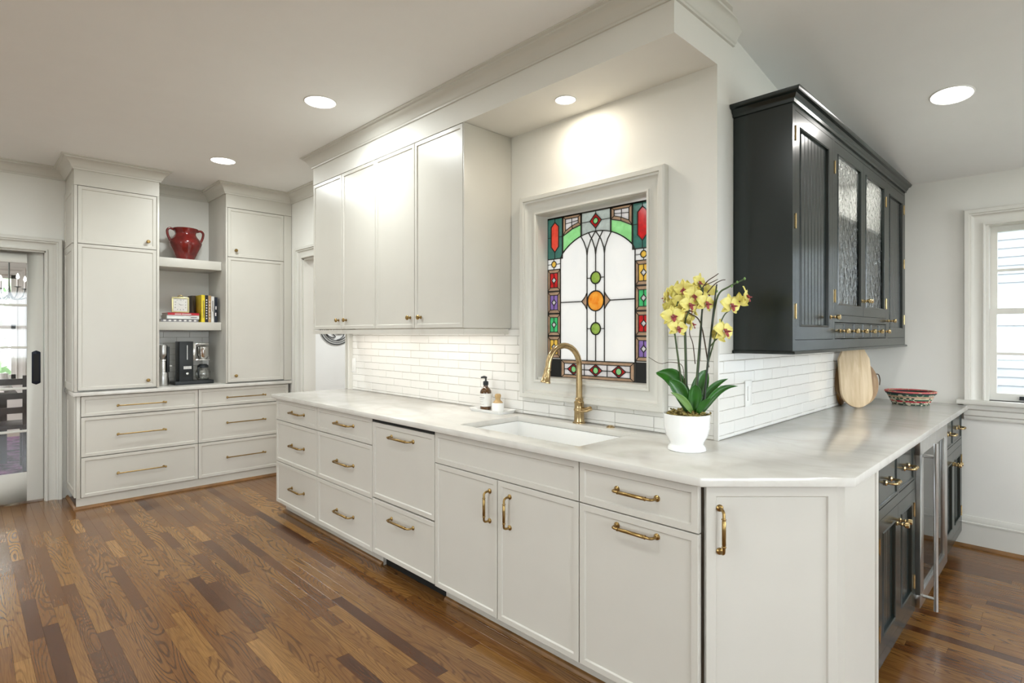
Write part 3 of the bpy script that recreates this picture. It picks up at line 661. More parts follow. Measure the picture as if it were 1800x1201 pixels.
# stone worktop with sink cut-out
KX0, KX1, KY0, KY1 = -2.195, -1.425, 1.785, 2.205
def slab(pieces, name, label, bev=0.003):
    bm = bmesh.new()
    for p in pieces: bm.faces.new([bm.verts.new((x, y, ZC)) for x, y in p])
    bmesh.ops.remove_doubles(bm, verts=bm.verts, dist=1e-4); bmesh.ops.recalc_face_normals(bm, faces=bm.faces)
    r = bmesh.ops.extrude_face_region(bm, geom=list(bm.faces))
    bmesh.ops.translate(bm, verts=[g for g in r['geom'] if isinstance(g, bmesh.types.BMVert)], vec=(0, 0, ZS - ZC))
    bmesh.ops.recalc_face_normals(bm, faces=bm.faces)
    ed = [e for e in bm.edges if len(e.link_faces) == 2 and e.calc_face_angle(0) > 0.6]
    bmesh.ops.bevel(bm, geom=ed, offset=bev, segments=2, profile=0.5, affect='EDGES')
    me = bpy.data.meshes.new(name); bm.to_mesh(me); bm.free(); me.materials.append(M['stone']); me.shade_smooth(); me.set_sharp_from_angle(angle=R(38))
    return tag(link(name, me), label, 'worktop')
CX0, CY0 = -4.305, 1.666; WB = YW - 0.006; WS = XW + 0.006
slab([[(CX0, CY0), (KX0, CY0), (KX0, KY0), (KX0, KY1), (KX0, WB), (CX0, WB)], [(KX0, CY0), (KX1, CY0), (KX1, KY0), (KX0, KY0)], [(KX0, KY1), (KX1, KY1), (KX1, WB), (KX0, WB)],
      [(KX1, CY0), (-0.841, CY0), (-0.496, 2.018), (-0.496, WB), (WS, WB), (KX1, WB), (KX1, KY1), (KX1, KY0)], [(WS, WB), (-0.496, WB), (-0.496, YF - 0.004), (WS, YF - 0.004)]],
     'worktop', 'pale veined stone worktop wrapping the corner with a clipped end')
# undermount sink
t = thing('sink', 'white undermount sink set in the stone worktop', 'sink', ((KX0 + KX1) / 2, (KY0 + KY1) / 2, ZS - 0.20))
hx, hy = (KX1 - KX0) / 2, (KY1 - KY0) / 2
rr = MB(); a, b = hx + 0.002, hy + 0.002
lv = [(-a - .03, a + .03, -b - .03 if False else -b - .025, b + .025, 0.199), (-a, a, -b, b, 0.199), (-a + .004, a - .004, -b + .004, b - .004, 0.185), (-a + .012, a - .012, -b + .012, b - .012, 0.03), (-a + .035, a - .035, -b + .035, b - .035, 0.006)]
vs = []; fs = []
for x0, x1, y0, y1, z in lv: vs += [(x0, y0, z), (x1, y0, z), (x1, y1, z), (x0, y1, z)]
for i in range(len(lv) - 1):
    for q in range(4): fs.append((i * 4 + q, i * 4 + (q + 1) % 4, i * 4 + 4 + (q + 1) % 4, i * 4 + 4 + q))
fs.append((16, 17, 18, 19)); rr.add(vs, fs); rr.build('basin', M['porcelain'], t, smooth=True)
MB().lathe([(0.0, 0.010), (0.045, 0.010), (0.045, 0.0065)], 24, Matrix.Translation((0.0, 0.05, 0))).build('drain', M['steel'], t, smooth=True)

# ------------------------------------------------------------------ black cabinets
BX = -0.550                    # black carcass front (fronts proud to -0.53)
def bead_panel(parent, w, h, t0=0.0, pitch=0.046):
    m = MB(); n = max(3, round(w / pitch)); p = w / n; vs = []; pr = []
    for i in range(n): pr += [(i * p + 0.0035, -0.006), ((i + 1) * p - 0.0035, -0.006), ((i + 1) * p - 0.001, -0.001)] + ([((i + 1) * p + 0.001, -0.001)] if i < n - 1 else [])
    pr = [(0, -0.006)] + pr[0:-1] + [(w, -0.006), (w, 0.003), (0, 0.003)]
    m.prism(pr, lambda a, b, hh: (a, b, hh), 0, h)
    return m
def inset_front(parent, name, x, z, w, h, mat='black', fr=0.055, bead=True, glass=None, y=0.0, t=0.020):
    m = MB()
    for b in ((0, w, 0, fr), (0, w, h - fr, h), (0, fr, fr, h - fr), (w - fr, w, fr, h - fr)): m.box(b[0], b[1], -t, 0, b[2], b[3])
    iw, ih = w - 2 * fr, h - 2 * fr
    mo = [(0, -t), (0.004, -t - 0.003), (0.009, -t - 0.0005), (0.011, -t + 0.009), (0, -t + 0.012)]
    m.mould([(fr, fr), (w - fr, fr), (w - fr, h - fr), (fr, h - fr)], [(-a, q) for a, q in mo], lambda p, q, hh: (p, hh, q), closed=True)
    d = m.build(name, M[mat], parent, (x, y, z), bevel=0.0)
    if bead: bead_panel(d, iw, ih).build('beadboard', M[mat], d, (fr, -0.005, fr))
    if glass: box(0, iw, -0.009, -0.006, 0, ih).build('glass', M[glass], d, (fr, 0, fr))
    return d
def hinge(d, x, z):
    link('hinge', _cache.setdefault('hinge', MB().box(-0.0045, 0.0045, -0.0015, 0, -0.026, 0.026).tube([(0, -0.002, -0.032), (0, -0.002, 0.032)], 0.0032, 8).mesh('hinge', M['brass_light'], smooth=True)), d, (x, -0.020, z))
def black_base(label, y0, y1):
    t = thing('base_cabinet', label, 'cabinet', (BX, y0, 0), R(90), 'black base cabinets')
    w = y1 - y0
    f = MB(); st = 0.022
    for b in ((0, st, 0.10, ZS), (w - st, w, 0.10, ZS), (w / 2 - st / 2, w / 2 + st / 2, 0.70, ZS), (st, w - st, ZS - 0.014, ZS), (st, w - st, 0.662, 0.702), (st, w - st, 0.10, 0.145)): f.box(b[0], b[1], -0.022, -0.002, b[2], b[3])
    f.build('face_frame', M['black'], t)
    box(0, w, 0.0, 0.50, 0.10, ZS).build('carcass', M['black'], t)
    box(0, w, 0.06, 0.075, 0, 0.10).build('toe_kick', M['black'], t)
    for k in (0, 1):
        x0 = st if k == 0 else w / 2 + st / 2; dw = w / 2 - 1.5 * st
        d = front(t, 'drawer', x0, 0.702, dw, ZS - 0.014 - 0.702, 'black', y=-0.002, fr=0.012, rec=0.004)
        link('handle', pull_mesh(0.085, 'brass_light'), d, (dw / 2, -0.018, 0.085))
        x0 = st if k == 0 else w / 2; dw = w / 2 - st
        d = inset_front(t, 'door', x0 + 0.001, 0.146, dw - 0.002, 0.514, y=-0.002)
        link('knob', knob_mesh('stem', 'brass_light'), d, ((dw - 0.03) if k == 0 else 0.028, -0.020, 0.44))
        for hz in (0.09, 0.42): hinge(d, 0.001 if k == 0 else dw - 0.003, hz)
    return t
black_base('black base cabinet with two drawers beside the white end panel', 2.442, 3.128)
black_base('black base cabinet with two drawers in the corner below the sash window wall', 3.905, YF - 0.024)
# wine fridge
t = thing('wine_fridge', 'stainless framed glass-door wine fridge between the black cabinets', 'fridge', (BX, 3.135, 0), R(90)); wf = 0.762
fb = MB(); fb.box(0, wf, 0.40, 0.50, 0.10, ZS - 0.005).box(0, 0.02, 0, 0.40, 0.10, ZS - 0.005).box(wf - 0.02, wf, 0, 0.40, 0.10, ZS - 0.005).box(0, wf, 0, 0.40, 0.10, 0.13).box(0, wf, 0, 0.40, ZS - 0.03, ZS - 0.005)
fb.build('cabinet_body', M['blackplastic'], t)
for k in range(5): box(0.022, wf - 0.022, 0.03, 0.38, 0.20 + 0.13 * k, 0.212 + 0.13 * k).build('rack', M['steel'], t)
d = MB()
for b in ((0.004, wf - 0.004, 0.105, 0.165), (0.004, wf - 0.004, 0.810, 0.872), (0.004, 0.085, 0.165, 0.810), (wf - 0.085, wf - 0.004, 0.165, 0.810)): d.box(b[0], b[1], -0.040, -0.002, b[2], b[3])
d = d.build('door', M['steel'], t, bevel=0.002)
box(0.085, wf - 0.085, -0.030, -0.024, 0.165, 0.810).build('glass', M['darkglass'], d)
hm = MB().tube([(0.075, -0.088, 0.085), (0.075, -0.088, 0.862)], 0.0095, 14)
for z in (0.14, 0.80): hm.tube([(0.075, -0.040, z), (0.075, -0.090, z)], 0.0075, 10)
hm.build('handle', M['steel'], d, smooth=True)
box(0.0, wf, 0.03, 0.05, 0.0, 0.10).build('toe_grille', M['steel'], t)

# black wall cabinet
UX = -0.855                    # carcass front (frame proud to -0.835)
UY0, UY1, UZ0, UZ1 = 2.462, YF - 0.012, 1.300, 2.345
t = thing('wall_cabinet', 'black wall cabinet with beadboard doors, two glass doors and small drawers', 'cabinet', (UX, UY0, UZ0), R(90))
w = UY1 - UY0; h = UZ1 - UZ0; D = UX - (XW + 0.002)
ca = MB(); ca.box(0, 0.020, 0.0, D, 0, h).box(w - 0.02, w, 0.0, D, 0, h).box(0.02, w - 0.02, 0, D, 0, 0.02).box(0.02, w - 0.02, 0, D, h - 0.02, h)
s1, s2 = 0.56, 1.620             # partitions beside the glass bay
ca.box(s1 - 0.02, s1, 0, D, 0.02, h - 0.02).box(s2, s2 + 0.02, 0, D, 0.02, h - 0.02)
ca.build('carcass', M['black'], t)
ins = MB(); ins.box(s1, s2, D - 0.012, D - 0.002, 0.14, h - 0.02).box(s1, s1 + 0.004, 0.004, D - 0.012, 0.14, h - 0.02).box(s2 - 0.004, s2, 0.004, D - 0.012, 0.14, h - 0.02).box(s1, s2, 0.004, D - 0.012, 0.14, 0.146)
ins.build('interior_lining', M['cabinside'], t)
for z in (0.42, 0.68): box(s1 + 0.004, s2 - 0.004, 0.015, D - 0.012, z, z + 0.018).build('shelf', M['cabinside'], t)
ff = MB(); e = 0.030
fbx = [(0, e, 0, h), (w - e, w, 0, h), (s1 - 0.022, s1 + 0.012, 0.045, h - 0.03), (s2 - 0.012, s2 + 0.022, 0.045, h - 0.03), (e, w - e, 0, 0.045), (e, w - e, h - 0.03, h), (s1 + .012, s2 - .012, 0.130, 0.165)]
for b in fbx: ff.box(b[0], b[1], -0.020, 0, b[2], b[3])
ff.build('face_frame', M['black'], t)
dz0, dh = 0.047, h - 0.030 - 0.047 - 0.002
d = inset_front(t, 'door', e + .001, dz0, s1 - 0.022 - e - .002, dh); wd = s1 - 0.022 - e - .002
link('knob', knob_mesh('stem', 'brass_light'), d, (wd - 0.028, -0.020, 0.105))
for hz in (0.12, 0.50, 0.87): hinge(d, 0.001, hz)
d = inset_front(t, 'door', s2 + 0.022 + .001, dz0, w - e - s2 - 0.022 - .002, dh); wd = w - e - s2 - 0.022 - .002
link('knob', knob_mesh('stem', 'brass_light'), d, (0.028, -0.020, 0.105))
for hz in (0.12, 0.50, 0.87): hinge(d, wd - 0.001, hz)
gw = (s2 - s1 - 0.024) / 2
for k in (0, 1):
    d = inset_front(t, 'door', s1 + 0.012 + k * gw + .001, 0.167, gw - .002, h - 0.03 - 0.167 - .002, bead=False, glass='seedy', fr=0.048)
    link('knob', knob_mesh('stem', 'brass_light'), d, ((gw - 0.024) if k == 0 else 0.022, -0.020, 0.085))
    for hz in (0.09, 0.72): hinge(d, 0.001 if k == 0 else gw - 0.003, hz)
sw = (s2 - s1 - 0.024) / 6
for k in range(6):
    d = front(t, 'drawer', s1 + 0.012 + k * sw, 0.046, sw, 0.083, 'black', fr=0.006, rec=0.003)
    link('knob', knob_mesh('stem', 'brass_light'), d, (sw / 2, -0.020, 0.040))
cr = [(0, 0), (0.008, 0), (0.010, 0.012), (0.016, 0.016), (0.022, 0.030), (0.034, 0.034), (0.040, 0.046), (0.040, 0.050), (0, 0.050)]
MB().mould([(0, D), (0, -0.020), (w, -0.020)], [(a, q) for a, q in cr], lambda x, y, q: (x, y, h - 0.006 + q)).build('crown', M['black'], t, smooth=True)
box(0, w, -0.02, D, h, h + 0.040).build('top_board', M['black'], t)
MB().mould([(0, D), (0, -0.020), (w, -0.020)], [(0, 0), (0.012, 0.002), (0.014, 0.008), (0.010, 0.014), (0, 0.016)], lambda x, y, q: (x, y, -0.016 + q)).build('light_rail', M['black'], t, smooth=True)
box(0, w, -0.02, D, -0.014, 0).build('bottom_board', M['black'], t)
area('cabinet_fill_light', (0.5 * (s1 + s2), D * 0.5, h - 0.024), (0, 0, 0), s2 - s1 - 0.1, 0.05, 9, (1, 0.97, 0.92), parent=t)  # added lamp that brightens the interior behind the glass doors

# ------------------------------------------------------------------ white wall cabinets over the worktop
UB, UT = 1.404, 2.528
t0 = 1.963
xs = [-4.188, -3.730, -3.269, -2.818, -2.352]
labs = ['white two-door wall cabinet nearest the cased opening', 'white two-door wall cabinet nearest the stained glass window']
for q in (0, 1):
    x0, x1 = xs[2 * q], xs[2 * q + 2]
    t = thing('wall_cabinet', labs[q], 'cabinet', (x0, t0, UB - 0.03), 0, 'white wall cabinets')
    w = x1 - x0; D = YW - t0 - 0.002
    box(0, w, 0.045, D, 0.040, UT - UB + 0.03).build('carcass', M['cab'], t)
    if q == 0: box(-0.006, 0.0, -0.001, D, 0.03, UT - UB + 0.03).build('side_panel', M['cab'], t)
    lr = MB(); lr.box(0, w, -0.020, 0.0, -0.004, 0.026)
    if q == 1: lr.box(w - 0.020, w, 0, D - 0.02, -0.004, 0.026)
    else: lr.box(0, 0.02, 0, D - 0.02, -0.004, 0.026)
    lr.build('light_rail', M['cab'], t)
    for k in (0, 1):
        dx = xs[2 * q + k] - x0; dw = xs[2 * q + k + 1] - xs[2 * q + k]
        d = front(t, 'door', dx, 0.03, dw - (0.006 if (q == 1 and k == 1) else 0), UT - UB, fr=0.022)
        link('knob', knob_mesh('round'), d, ((dw - 0.045) if k == 0 else 0.066, -0.0200, 0.066))
    if q == 1: box(w - 0.004, w + 0.003, -0.020, D, 0.03, UT - UB + 0.03).build('side_panel', M['cab'], t, bevel=0.001)
    area('under_cabinet_light', (w / 2, D * 0.45, 0.024), (0, 0, 0), w * 0.9, 0.03, 1.5, (1, 0.95, 0.88), parent=t)

# ------------------------------------------------------------------ built-in wall of cabinets on the left wall
LX = -5.480                     # base carcass front (drawer fronts proud to -5.46)
LY0, LYM, LY1 = 0.622, 1.477, YW - 0.006
labs = ['three wide white drawers below the coffee niche, by the pocket door', 'three wide white drawers below the tall cabinet by the cased opening']
for q, (a, b) in enumerate(((LY0, LYM), (LYM, LY1))):
    t = thing('base_cabinet', labs[q], 'cabinet', (LX, a, 0), R(90), 'white drawer units of the built-in'); w = b - a; D = LX - (XL + 0.004)
    box(0, w, 0.040, D, 0.085, ZS).build('carcass', M['cab'], t)
    box(0, w, -0.004, 0.012, 0, 0.085).build('plinth', M['cab'], t)
    xa = 0.026 if q == 0 else 0.0; xb = w if q == 0 else w - 0.02
    if q == 0:
        box(0, 0.024, -0.020, 0, 0.085, ZS).build('stile', M['cab'], t, bevel=0.0015)
        sp = front_mb(D, ZS - 0.09, t=0.012, fr=0.05, rec=0.006); sp.build('side_panel', M['cab'], t, (0.0, D, 0.088), (0, 0, R(-90)))
    for z0, z1, hz in ((0.087, 0.400, 0.158), (0.402, 0.716, 0.158), (0.718, 0.880, 0.074)):
        d = front(t, 'drawer', xa, z0, xb - xa, z1 - z0); link('handle', slim_pull_mesh(0.320), d, ((xb - xa) / 2 + (-0.01 if q == 0 else 0.0), -0.0135, hz))
slab([[(-5.436, 0.598), (-5.436, YW - 0.004), (XL + 0.004, YW - 0.004), (XL + 0.004, 0.598)]], 'worktop', 'short stone worktop of the built-in with the coffee maker', 0.003)
tl = ['tall white cabinet standing on the built-in worktop by the pocket door', 'tall white cabinet standing on the built-in worktop by the cased opening']
for q, (a, b) in enumerate(((0.605, 1.175), (1.700, YW - 0.003))):
    t = thing('tall_cabinet', tl[q], 'cabinet', (TX - 0.020, a, ZC), R(90), 'tall cabinets of the built-in'); w = b - a; D = TX - 0.020 - (XL + 0.003); H = 2.53 - ZC
    box(0, w, 0.040, D, 0.0, H).build('carcass', M['cab'], t)
    box(w - 0.006 if q == 0 else 0, w if q == 0 else 0.006, -0.001, 0.045, 0.0, H).build('inner_side', M['cab'], t)
    ym = 2.077 - ZC
    if q == 0: st, en = 0.021, w - 0.019
    else: st, en = 0.014, w - 0.075
    sm = MB().box(0, st - 0.001, -0.020, 0, 0.005, H - 0.002).box(en + 0.001, w, -0.020, 0, 0.005, H - 0.002); sm.build('stile', M['cab'], t, bevel=0.001)
    lo = front(t, 'door', st, 0.012, en - st, ym - 0.012); up = front(t, 'door', st, ym, en - st, H - ym - 0.002)
    kx = (en - st - 0.064) if q == 0 else 0.068
    link('knob', knob_mesh('round'), lo, (kx, -0.020, 0.060)); link('knob', knob_mesh('round'), up, (kx, -0.020, 0.062))
    MB().box(0, w, -0.020, D, H, CEIL - 0.002 - ZC).build('fascia', M['cab'], t)
    if q == 0:
        for z0, z1 in ((0.012, ym), (ym, H - 0.002)): front_mb(D + 0.0, z1 - z0, t=0.010, fr=0.05, rec=0.005).build('side_panel', M['cab'], t, (0.0, D, z0), (0, 0, R(-90)))
for z0, z1, lab in ((1.958, 2.037, 'thick white shelf carrying the red jug'), (1.404, 1.477, 'thick white shelf carrying books and the clock')):
    tag(box(XL + 0.004, -5.56, 1.178, 1.697, z0, z1).build('floating_shelf', M['cab'], bevel=0.002), lab, 'shelf')

# stained shoe mouldings, base boards
SHOE = [(0, 0), (0.017, 0), (0.016, 0.008), (0.010, 0.016), (0, 0.020)]
def shoe(name, path, label='stained shoe moulding'):
    return struct(MB().mould(path, SHOE, lambda x, y, h: (x, y, h + 0.0005)).build(name, M['shoe'], smooth=True), label)
shoe('trim_3', [(XL + 0.004, LY0 - 0.001), (LX + 0.004, LY0 - 0.001), (LX + 0.004, YW - 0.001)])
shoe('trim_4', [(-4.291, 2.29), (-4.291, FY + 0.055), (XS[2], FY + 0.055)])
shoe('trim_5', [(XS[3], FY + 0.055), (-0.84, FY + 0.055), (-0.81, 1.80)])
BASE = [(0, 0), (0.016, 0), (0.016, 0.150), (0.020, 0.152), (0.020, 0.160), (0.014, 0.164), (0.014, 0.176), (0.010, 0.190), (0.006, 0.200), (0, 0.200)]
def baseboard(name, path, label): return struct(MB().mould(path, BASE, lambda x, y, h: (x, y, h + 0.0005)).build(name, M['trim'], smooth=True), label)
baseboard('baseboard_far', [(-0.64, YF), (XE, YF)], 'white base board under the sash window')
shoe('trim_6', [(-0.64, YF - 0.0165), (XE, YF - 0.0165)])
baseboard('baseboard_left', [(XL, YB), (XL, PY0 - 0.11)], 'white base board of the pocket door wall')
baseboard('baseboard_rear', [(XE, YB), (XL, YB)], 'white base board of the rear wall')
baseboard('baseboard_east', [(XE, YF), (XE, YB)], 'white base board of the east wall')

# casings of the openings
def door_casing(name, axis, pos, sgn, a, b, z, label, flip=False):
    path = [(a, 0), (a, z), (b, z), (b, 0)]
    if not flip: path = path[::-1]
    return struct(MB().mould(path, CAS, wall_fn(axis, pos, sgn)).build(name, M['trim'], smooth=True), label)
door_casing('trim_7', 'y', YW, -1, DX0, DX1, DZ, 'moulded casing of the opening to the hall')
door_casing('trim_8', 'x', XL, 1, PY0, PY1, PZ, 'moulded casing of the pocket door')
jb = MB(); jb.box(DX0, DX0 + .015, YW, 2.42, 0, DZ).box(DX1 - .015, DX1, YW, 2.42, 0, DZ).box(DX0, DX1, YW, 2.42, DZ - .015, DZ); struct(jb.build('trim_9', M['trim']), 'jamb lining of the hall opening')
jb = MB()
for x0, x1 in ((XL - .05, XL), (XL - .15, XL - .10)): jb.box(x0, x1, PY1 - .006, PY1 + .012, 0, PZ).box(x0, x1, PY0 - .012, PY0 + .012, 0, PZ).box(x0, x1, PY0, PY1, PZ - .012, PZ)
struct(jb.build('trim_10', M['trim']), 'jamb lining of the pocket door')

# glazed pocket door
dr = struct(bpy.data.objects.new('door_1', None), 'white glazed pocket door with black flush pull'); C.objects.link(dr); dr.location = (XL - 0.057, 0, 0)
DY0, DY1 = PY0 - 0.02, PY1 - 0.012; gy1, gy0 = 0.364, PY0 + 0.10
fm = MB()
for b in ((DY0, gy0, 0.012, 2.035), (gy1, DY1, 0.012, 2.035), (gy0, gy1, 0.012, 0.245), (gy0, gy1, 1.945, 2.035)): fm.box(-0.018, 0.018, b[0], b[1], b[2], b[3])
fm.build('frame', M['trim'], dr, bevel=0.002)
zb = [0.245, 0.582, 0.929, 1.262, 1.604, 1.945]
for i in range(5):
    a, b = zb[i] + (0.009 if i else 0), zb[i + 1] - (0.009 if i < 4 else 0)
    box(-0.002, 0.002, gy0, (gy0 + gy1) / 2 - .009, a, b).build('pane', M['glass'], dr); box(-0.002, 0.002, (gy0 + gy1) / 2 + .009, gy1, a, b).build('pane', M['glass'], dr)
for z in zb[1:-1]: box(-0.016, 0.016, gy0, gy1, z - .009, z + .009).build('muntin', M['trim'], dr, bevel=0.003)
box(-0.016, 0.016, (gy0 + gy1) / 2 - .009, (gy0 + gy1) / 2 + .009, 0.245, 1.945).build('muntin', M['trim'], dr, bevel=0.003)
pp = [(-0.028, -0.125), (-0.020, -0.131), (0, -0.140), (0.020, -0.131), (0.028, -0.125), (0.028, 0.125), (0.020, 0.131), (0, 0.140), (-0.020, 0.131), (-0.028, 0.125)]
pm = MB().prism([(0.420 + p, 1.096 + q) for p, q in pp], lambda p, q, h: (h, p, q), 0.018, 0.021); pl = pm.build('flush_pull', simple('oil_rubbed_bronze', (0.014, 0.017, 0.028), 0.3, 0.6, var=0.2), dr, bevel=0.001)
box(0.0205, 0.0218, 0.402, 0.438, 0.985, 1.207).build('pull_recess', M['dark'], pl)

# sash window in the nook
wn = struct(bpy.data.objects.new('window_2', None), 'white double-hung sash window with a moulded casing'); C.objects.link(wn)
MB().mould([(NX1, NZ0), (NX1, NZ1), (NX0 - 0.012, NZ1), (NX0 - 0.012, NZ0)], CAS, wall_fn('y', YF, -1)).build('casing', M['trim'], wn, smooth=True)
box(NX0 - 0.155, NX1 + 0.15, YF - 0.055, YF + 0.10, NZ0 - 0.030, NZ0).build('stool', M['trim'], wn, bevel=0.006)
apm = MB().mould([(NX0 - 0.118, YF), (NX1 + 0.11, YF)], [(0, 0), (0.014, 0), (0.018, 0.010), (0.016, 0.022), (0.024, 0.030), (0.026, 0.062), (0.034, 0.070), (0.036, 0.098), (0, 0.098)], lambda x, y, q: (x, y, NZ0 - 0.128 + q)); apm.build('apron', M['trim'], wn, smooth=True)
jm = MB(); jm.box(NX0 - .014, NX0 + .004, YF - .003, YF + .13, NZ0, NZ1 - .004).box(NX1 - .004, NX1 + .012, YF - .003, YF + .13, NZ0, NZ1 - .004).box(NX0 - .014, NX1 + .012, YF - .003, YF + .13, NZ1 - .004, NZ1 + .012); jm.build('jamb', M['trim'], wn)
def sash(z0, z1, y, mu):
    m = MB(); f = 0.034
    for b in ((NX0 + .004, NX1 - .004, z0, z0 + (0.045 if z0 < 1 else f)), (NX0 + .004, NX1 - .004, z1 - f, z1), (NX0 + .004, NX0 + .004 + f, z0 + (0.045 if z0 < 1 else f), z1 - f), (NX1 - .004 - f, NX1 - .004, z0 + (0.045 if z0 < 1 else f), z1 - f)): m.box(b[0], b[1], y, y + 0.035, b[2], b[3])
    s = m.build('sash', M['trim'], wn)
    box(NX0 + f, NX1 - f, y + .010, y + .024, mu - .008, mu + .008).build('muntin', M['trim'], s); mid = (NX0 + NX1) / 2
    box(mid - .008, mid + .008, y + .010, y + .024, z0, z1).build('muntin', M['trim'], s)
    for x0, x1 in ((NX0 + f, mid - .008), (mid + .008, NX1 - f)):
        for a, b in ((z0 + 0.03, mu - .008), (mu + .008, z1 - 0.03)): box(x0, x1, y + .015, y + .019, a, b).build('pane', M['glass'], s)
    return s
sash(1.500, NZ1 - .004, YF + 0.075, 1.776)
s = sash(NZ0 + .002, 1.530, YF + 0.035, 1.246)
tm = MB().box(-0.055, 0.055, -0.012, 0, -0.010, 0.012).box(-0.055, 0.055, -0.030, -0.010, -0.010, -0.004); tm.build('sash_lift', M['blackplastic'], s, (-0.20, YF + 0.035, NZ0 + 0.022), bevel=0.003)

# ------------------------------------------------------------------ ceiling lights
def can_light(px_loc, tilt, label, power, r=0.092, col=(0.91, 0.965, 0.96)):
    t = thing('recessed_light', label, 'light', px_loc, 0, 'recessed ceiling lights'); t.rotation_euler = (tilt, 0, 0)
    MB().lathe([(r * 0.93, -0.002), (r * 0.95, -0.005), (r * 0.99, -0.004), (r * 1.02, 0.0), (r * 0.92, 0.001)], 32).build('trim_ring', M['plastic_white'], t, smooth=True)
    MB().lathe([(0.0, -0.0035), (r * 0.94, -0.0025), (r * 0.94, 0.001)], 32).build('lens', M['lamp'], t, smooth=True)
    area('lamp', (0, 0, -0.008), (0, 0, 0), r * 1.8, r * 1.8, power, col, 'DISK', 178, parent=t)
can_light((-3.14, 1.50, CEIL), 0, 'round recessed light in the flat ceiling opposite the wall cabinets', 11)
can_light((-4.745, 1.46, CEIL), 0, 'round recessed light in the flat ceiling near the tall cabinets', 11)
can_light((-1.777, 2.118, SZ), 0, 'small round recessed light in the soffit above the sink', 2.2, 0.052, (1, 0.91, 0.76))
sd = Vector((0, 1, -0.1494)).normalized()
rd = at(1673, 167, 1.0) - Vector((0, 0, CAM_H)); tt = (CEIL + 0.1494 * 2.25 - CAM_H) / (rd.z + 0.1494 * rd.y)
pt = Vector((0, 0, CAM_H)) + rd * tt
can_light(tuple(pt), -math.atan(0.1494), 'round recessed light in the sloped ceiling before the sash window', 5, 0.09, (1, 0.97, 0.92))
for x, y, lb_ in ((-3.1, -0.4, 'in the flat ceiling across the floor from the sink cabinet'), (-4.75, -0.4, 'in the flat ceiling in front of the pocket door'), (-1.3, 0.3, 'in the flat ceiling facing the diagonal corner cabinet'),
                  (0.9, 0.3, 'in the flat ceiling before the broad east window'), (-1.3, -1.9, 'in the flat ceiling before the rear window'), (-3.6, -2.1, 'in the flat ceiling beside the rear window, away from the sink')):
    can_light((x, y, CEIL), 0, 'added unseen recessed light ' + lb_, 11)  # extra ceiling lights out of view, added to light the room
can_light((1.3, pt.y, zslope(pt.y)), -math.atan(0.1494), 'added unseen recessed light in the sloped ceiling away from the black cabinet', 5, 0.09, (1, 0.97, 0.92))  # one more light out of view, added to light the nook


# ------------------------------------------------------------------ things on the sink worktop
t = thing('faucet', 'antique brass gooseneck faucet behind the sink', 'faucet', (-1.80, 2.255, ZC))
MB().lathe([(0.034, 0), (0.034, 0.004), (0.028, 0.008), (0.026, 0.020), (0.0255, 0.060), (0.028, 0.064), (0.028, 0.070), (0.0245, 0.076), (0.0245, 0.098), (0.027, 0.102), (0.027, 0.108), (0.020, 0.114), (0.020, 0.118), (0.022, 0.122), (0.020, 0.126), (0.0165, 0.130)], 28).build('body', M['bronze'], t, smooth=True)
end = Vector((-0.03, -0.205, 0)); e1 = end.normalized(); rad = end.length / 2
neck = [Vector((0, 0, 0.125)), Vector((0, 0, 0.20)), Vector((0, 0, 0.275))]
neck += [e1 * (rad - rad * math.cos(a)) + Vector((0, 0, 0.295 + rad * math.sin(a))) for a in [math.pi * i / 14 for i in range(0, 15)]]
neck += [e1 * (2 * rad + 0.006) + Vector((0, 0, 0.275))]
rads = [0.0165] * 2 + [0.0150] + [0.0148] * 15 + [0.0148]
MB().tube(neck, rads, 18).build('neck', M['bronze'], t, smooth=True)
q = e1 * (2 * rad + 0.004); hd = MB().tube([q + Vector((0, 0, 0.290)), q + Vector((0, 0, 0.280)), q + e1 * .003 + Vector((0, 0, 0.276)), q + e1 * .004 + Vector((0, 0, 0.262)), q + e1 * .008 + Vector((0, 0, 0.245)), q + e1 * .012 + Vector((0, 0, 0.228)), q + e1 * .013 + Vector((0, 0, 0.224)), q + e1 * .015 + Vector((0, 0, 0.216))],
                                      [0.0155, 0.0180, 0.0160, 0.0175, 0.0205, 0.0225, 0.0250, 0.0250], 20)
hd.build('spray_head', M['bronze'], t, smooth=True)
MB().tube([(0.020, 0, 0.070), (0.040, -0.004, 0.072), (0.060, -0.010, 0.078), (0.085, -0.018, 0.088)], [0.013, 0.011, 0.009, 0.007], 12).tube([(0.030, -0.030, 0.064), (0.055, -0.038, 0.066), (0.080, -0.034, 0.072), (0.094, -0.020, 0.080), (0.085, -0.012, 0.086), (0.050, 0.0, 0.080)], 0.0055, 10).build('lever', M['bronze'], t, smooth=True)
tag(MB().lathe([(0.021, 0), (0.021, 0.003), (0.016, 0.006), (0.012, 0.0065), (0.011, 0.010), (0, 0.011)], 24).build('air_switch', M['bronze'], None, (-1.605, 2.255, ZC), smooth=True), 'small round brass button set in the worktop beside the faucet', 'button')
def round_rect(w, d, r, n=5):
    o = []
    for cx, cy, a0 in ((w / 2 - r, d / 2 - r, 0), (-w / 2 + r, d / 2 - r, 90), (-w / 2 + r, -d / 2 + r, 180), (w / 2 - r, -d / 2 + r, 270)):
        o += [(cx + r * math.cos(R(a0 + 90 * i / n)), cy + r * math.sin(R(a0 + 90 * i / n))) for i in range(n + 1)]
    return o
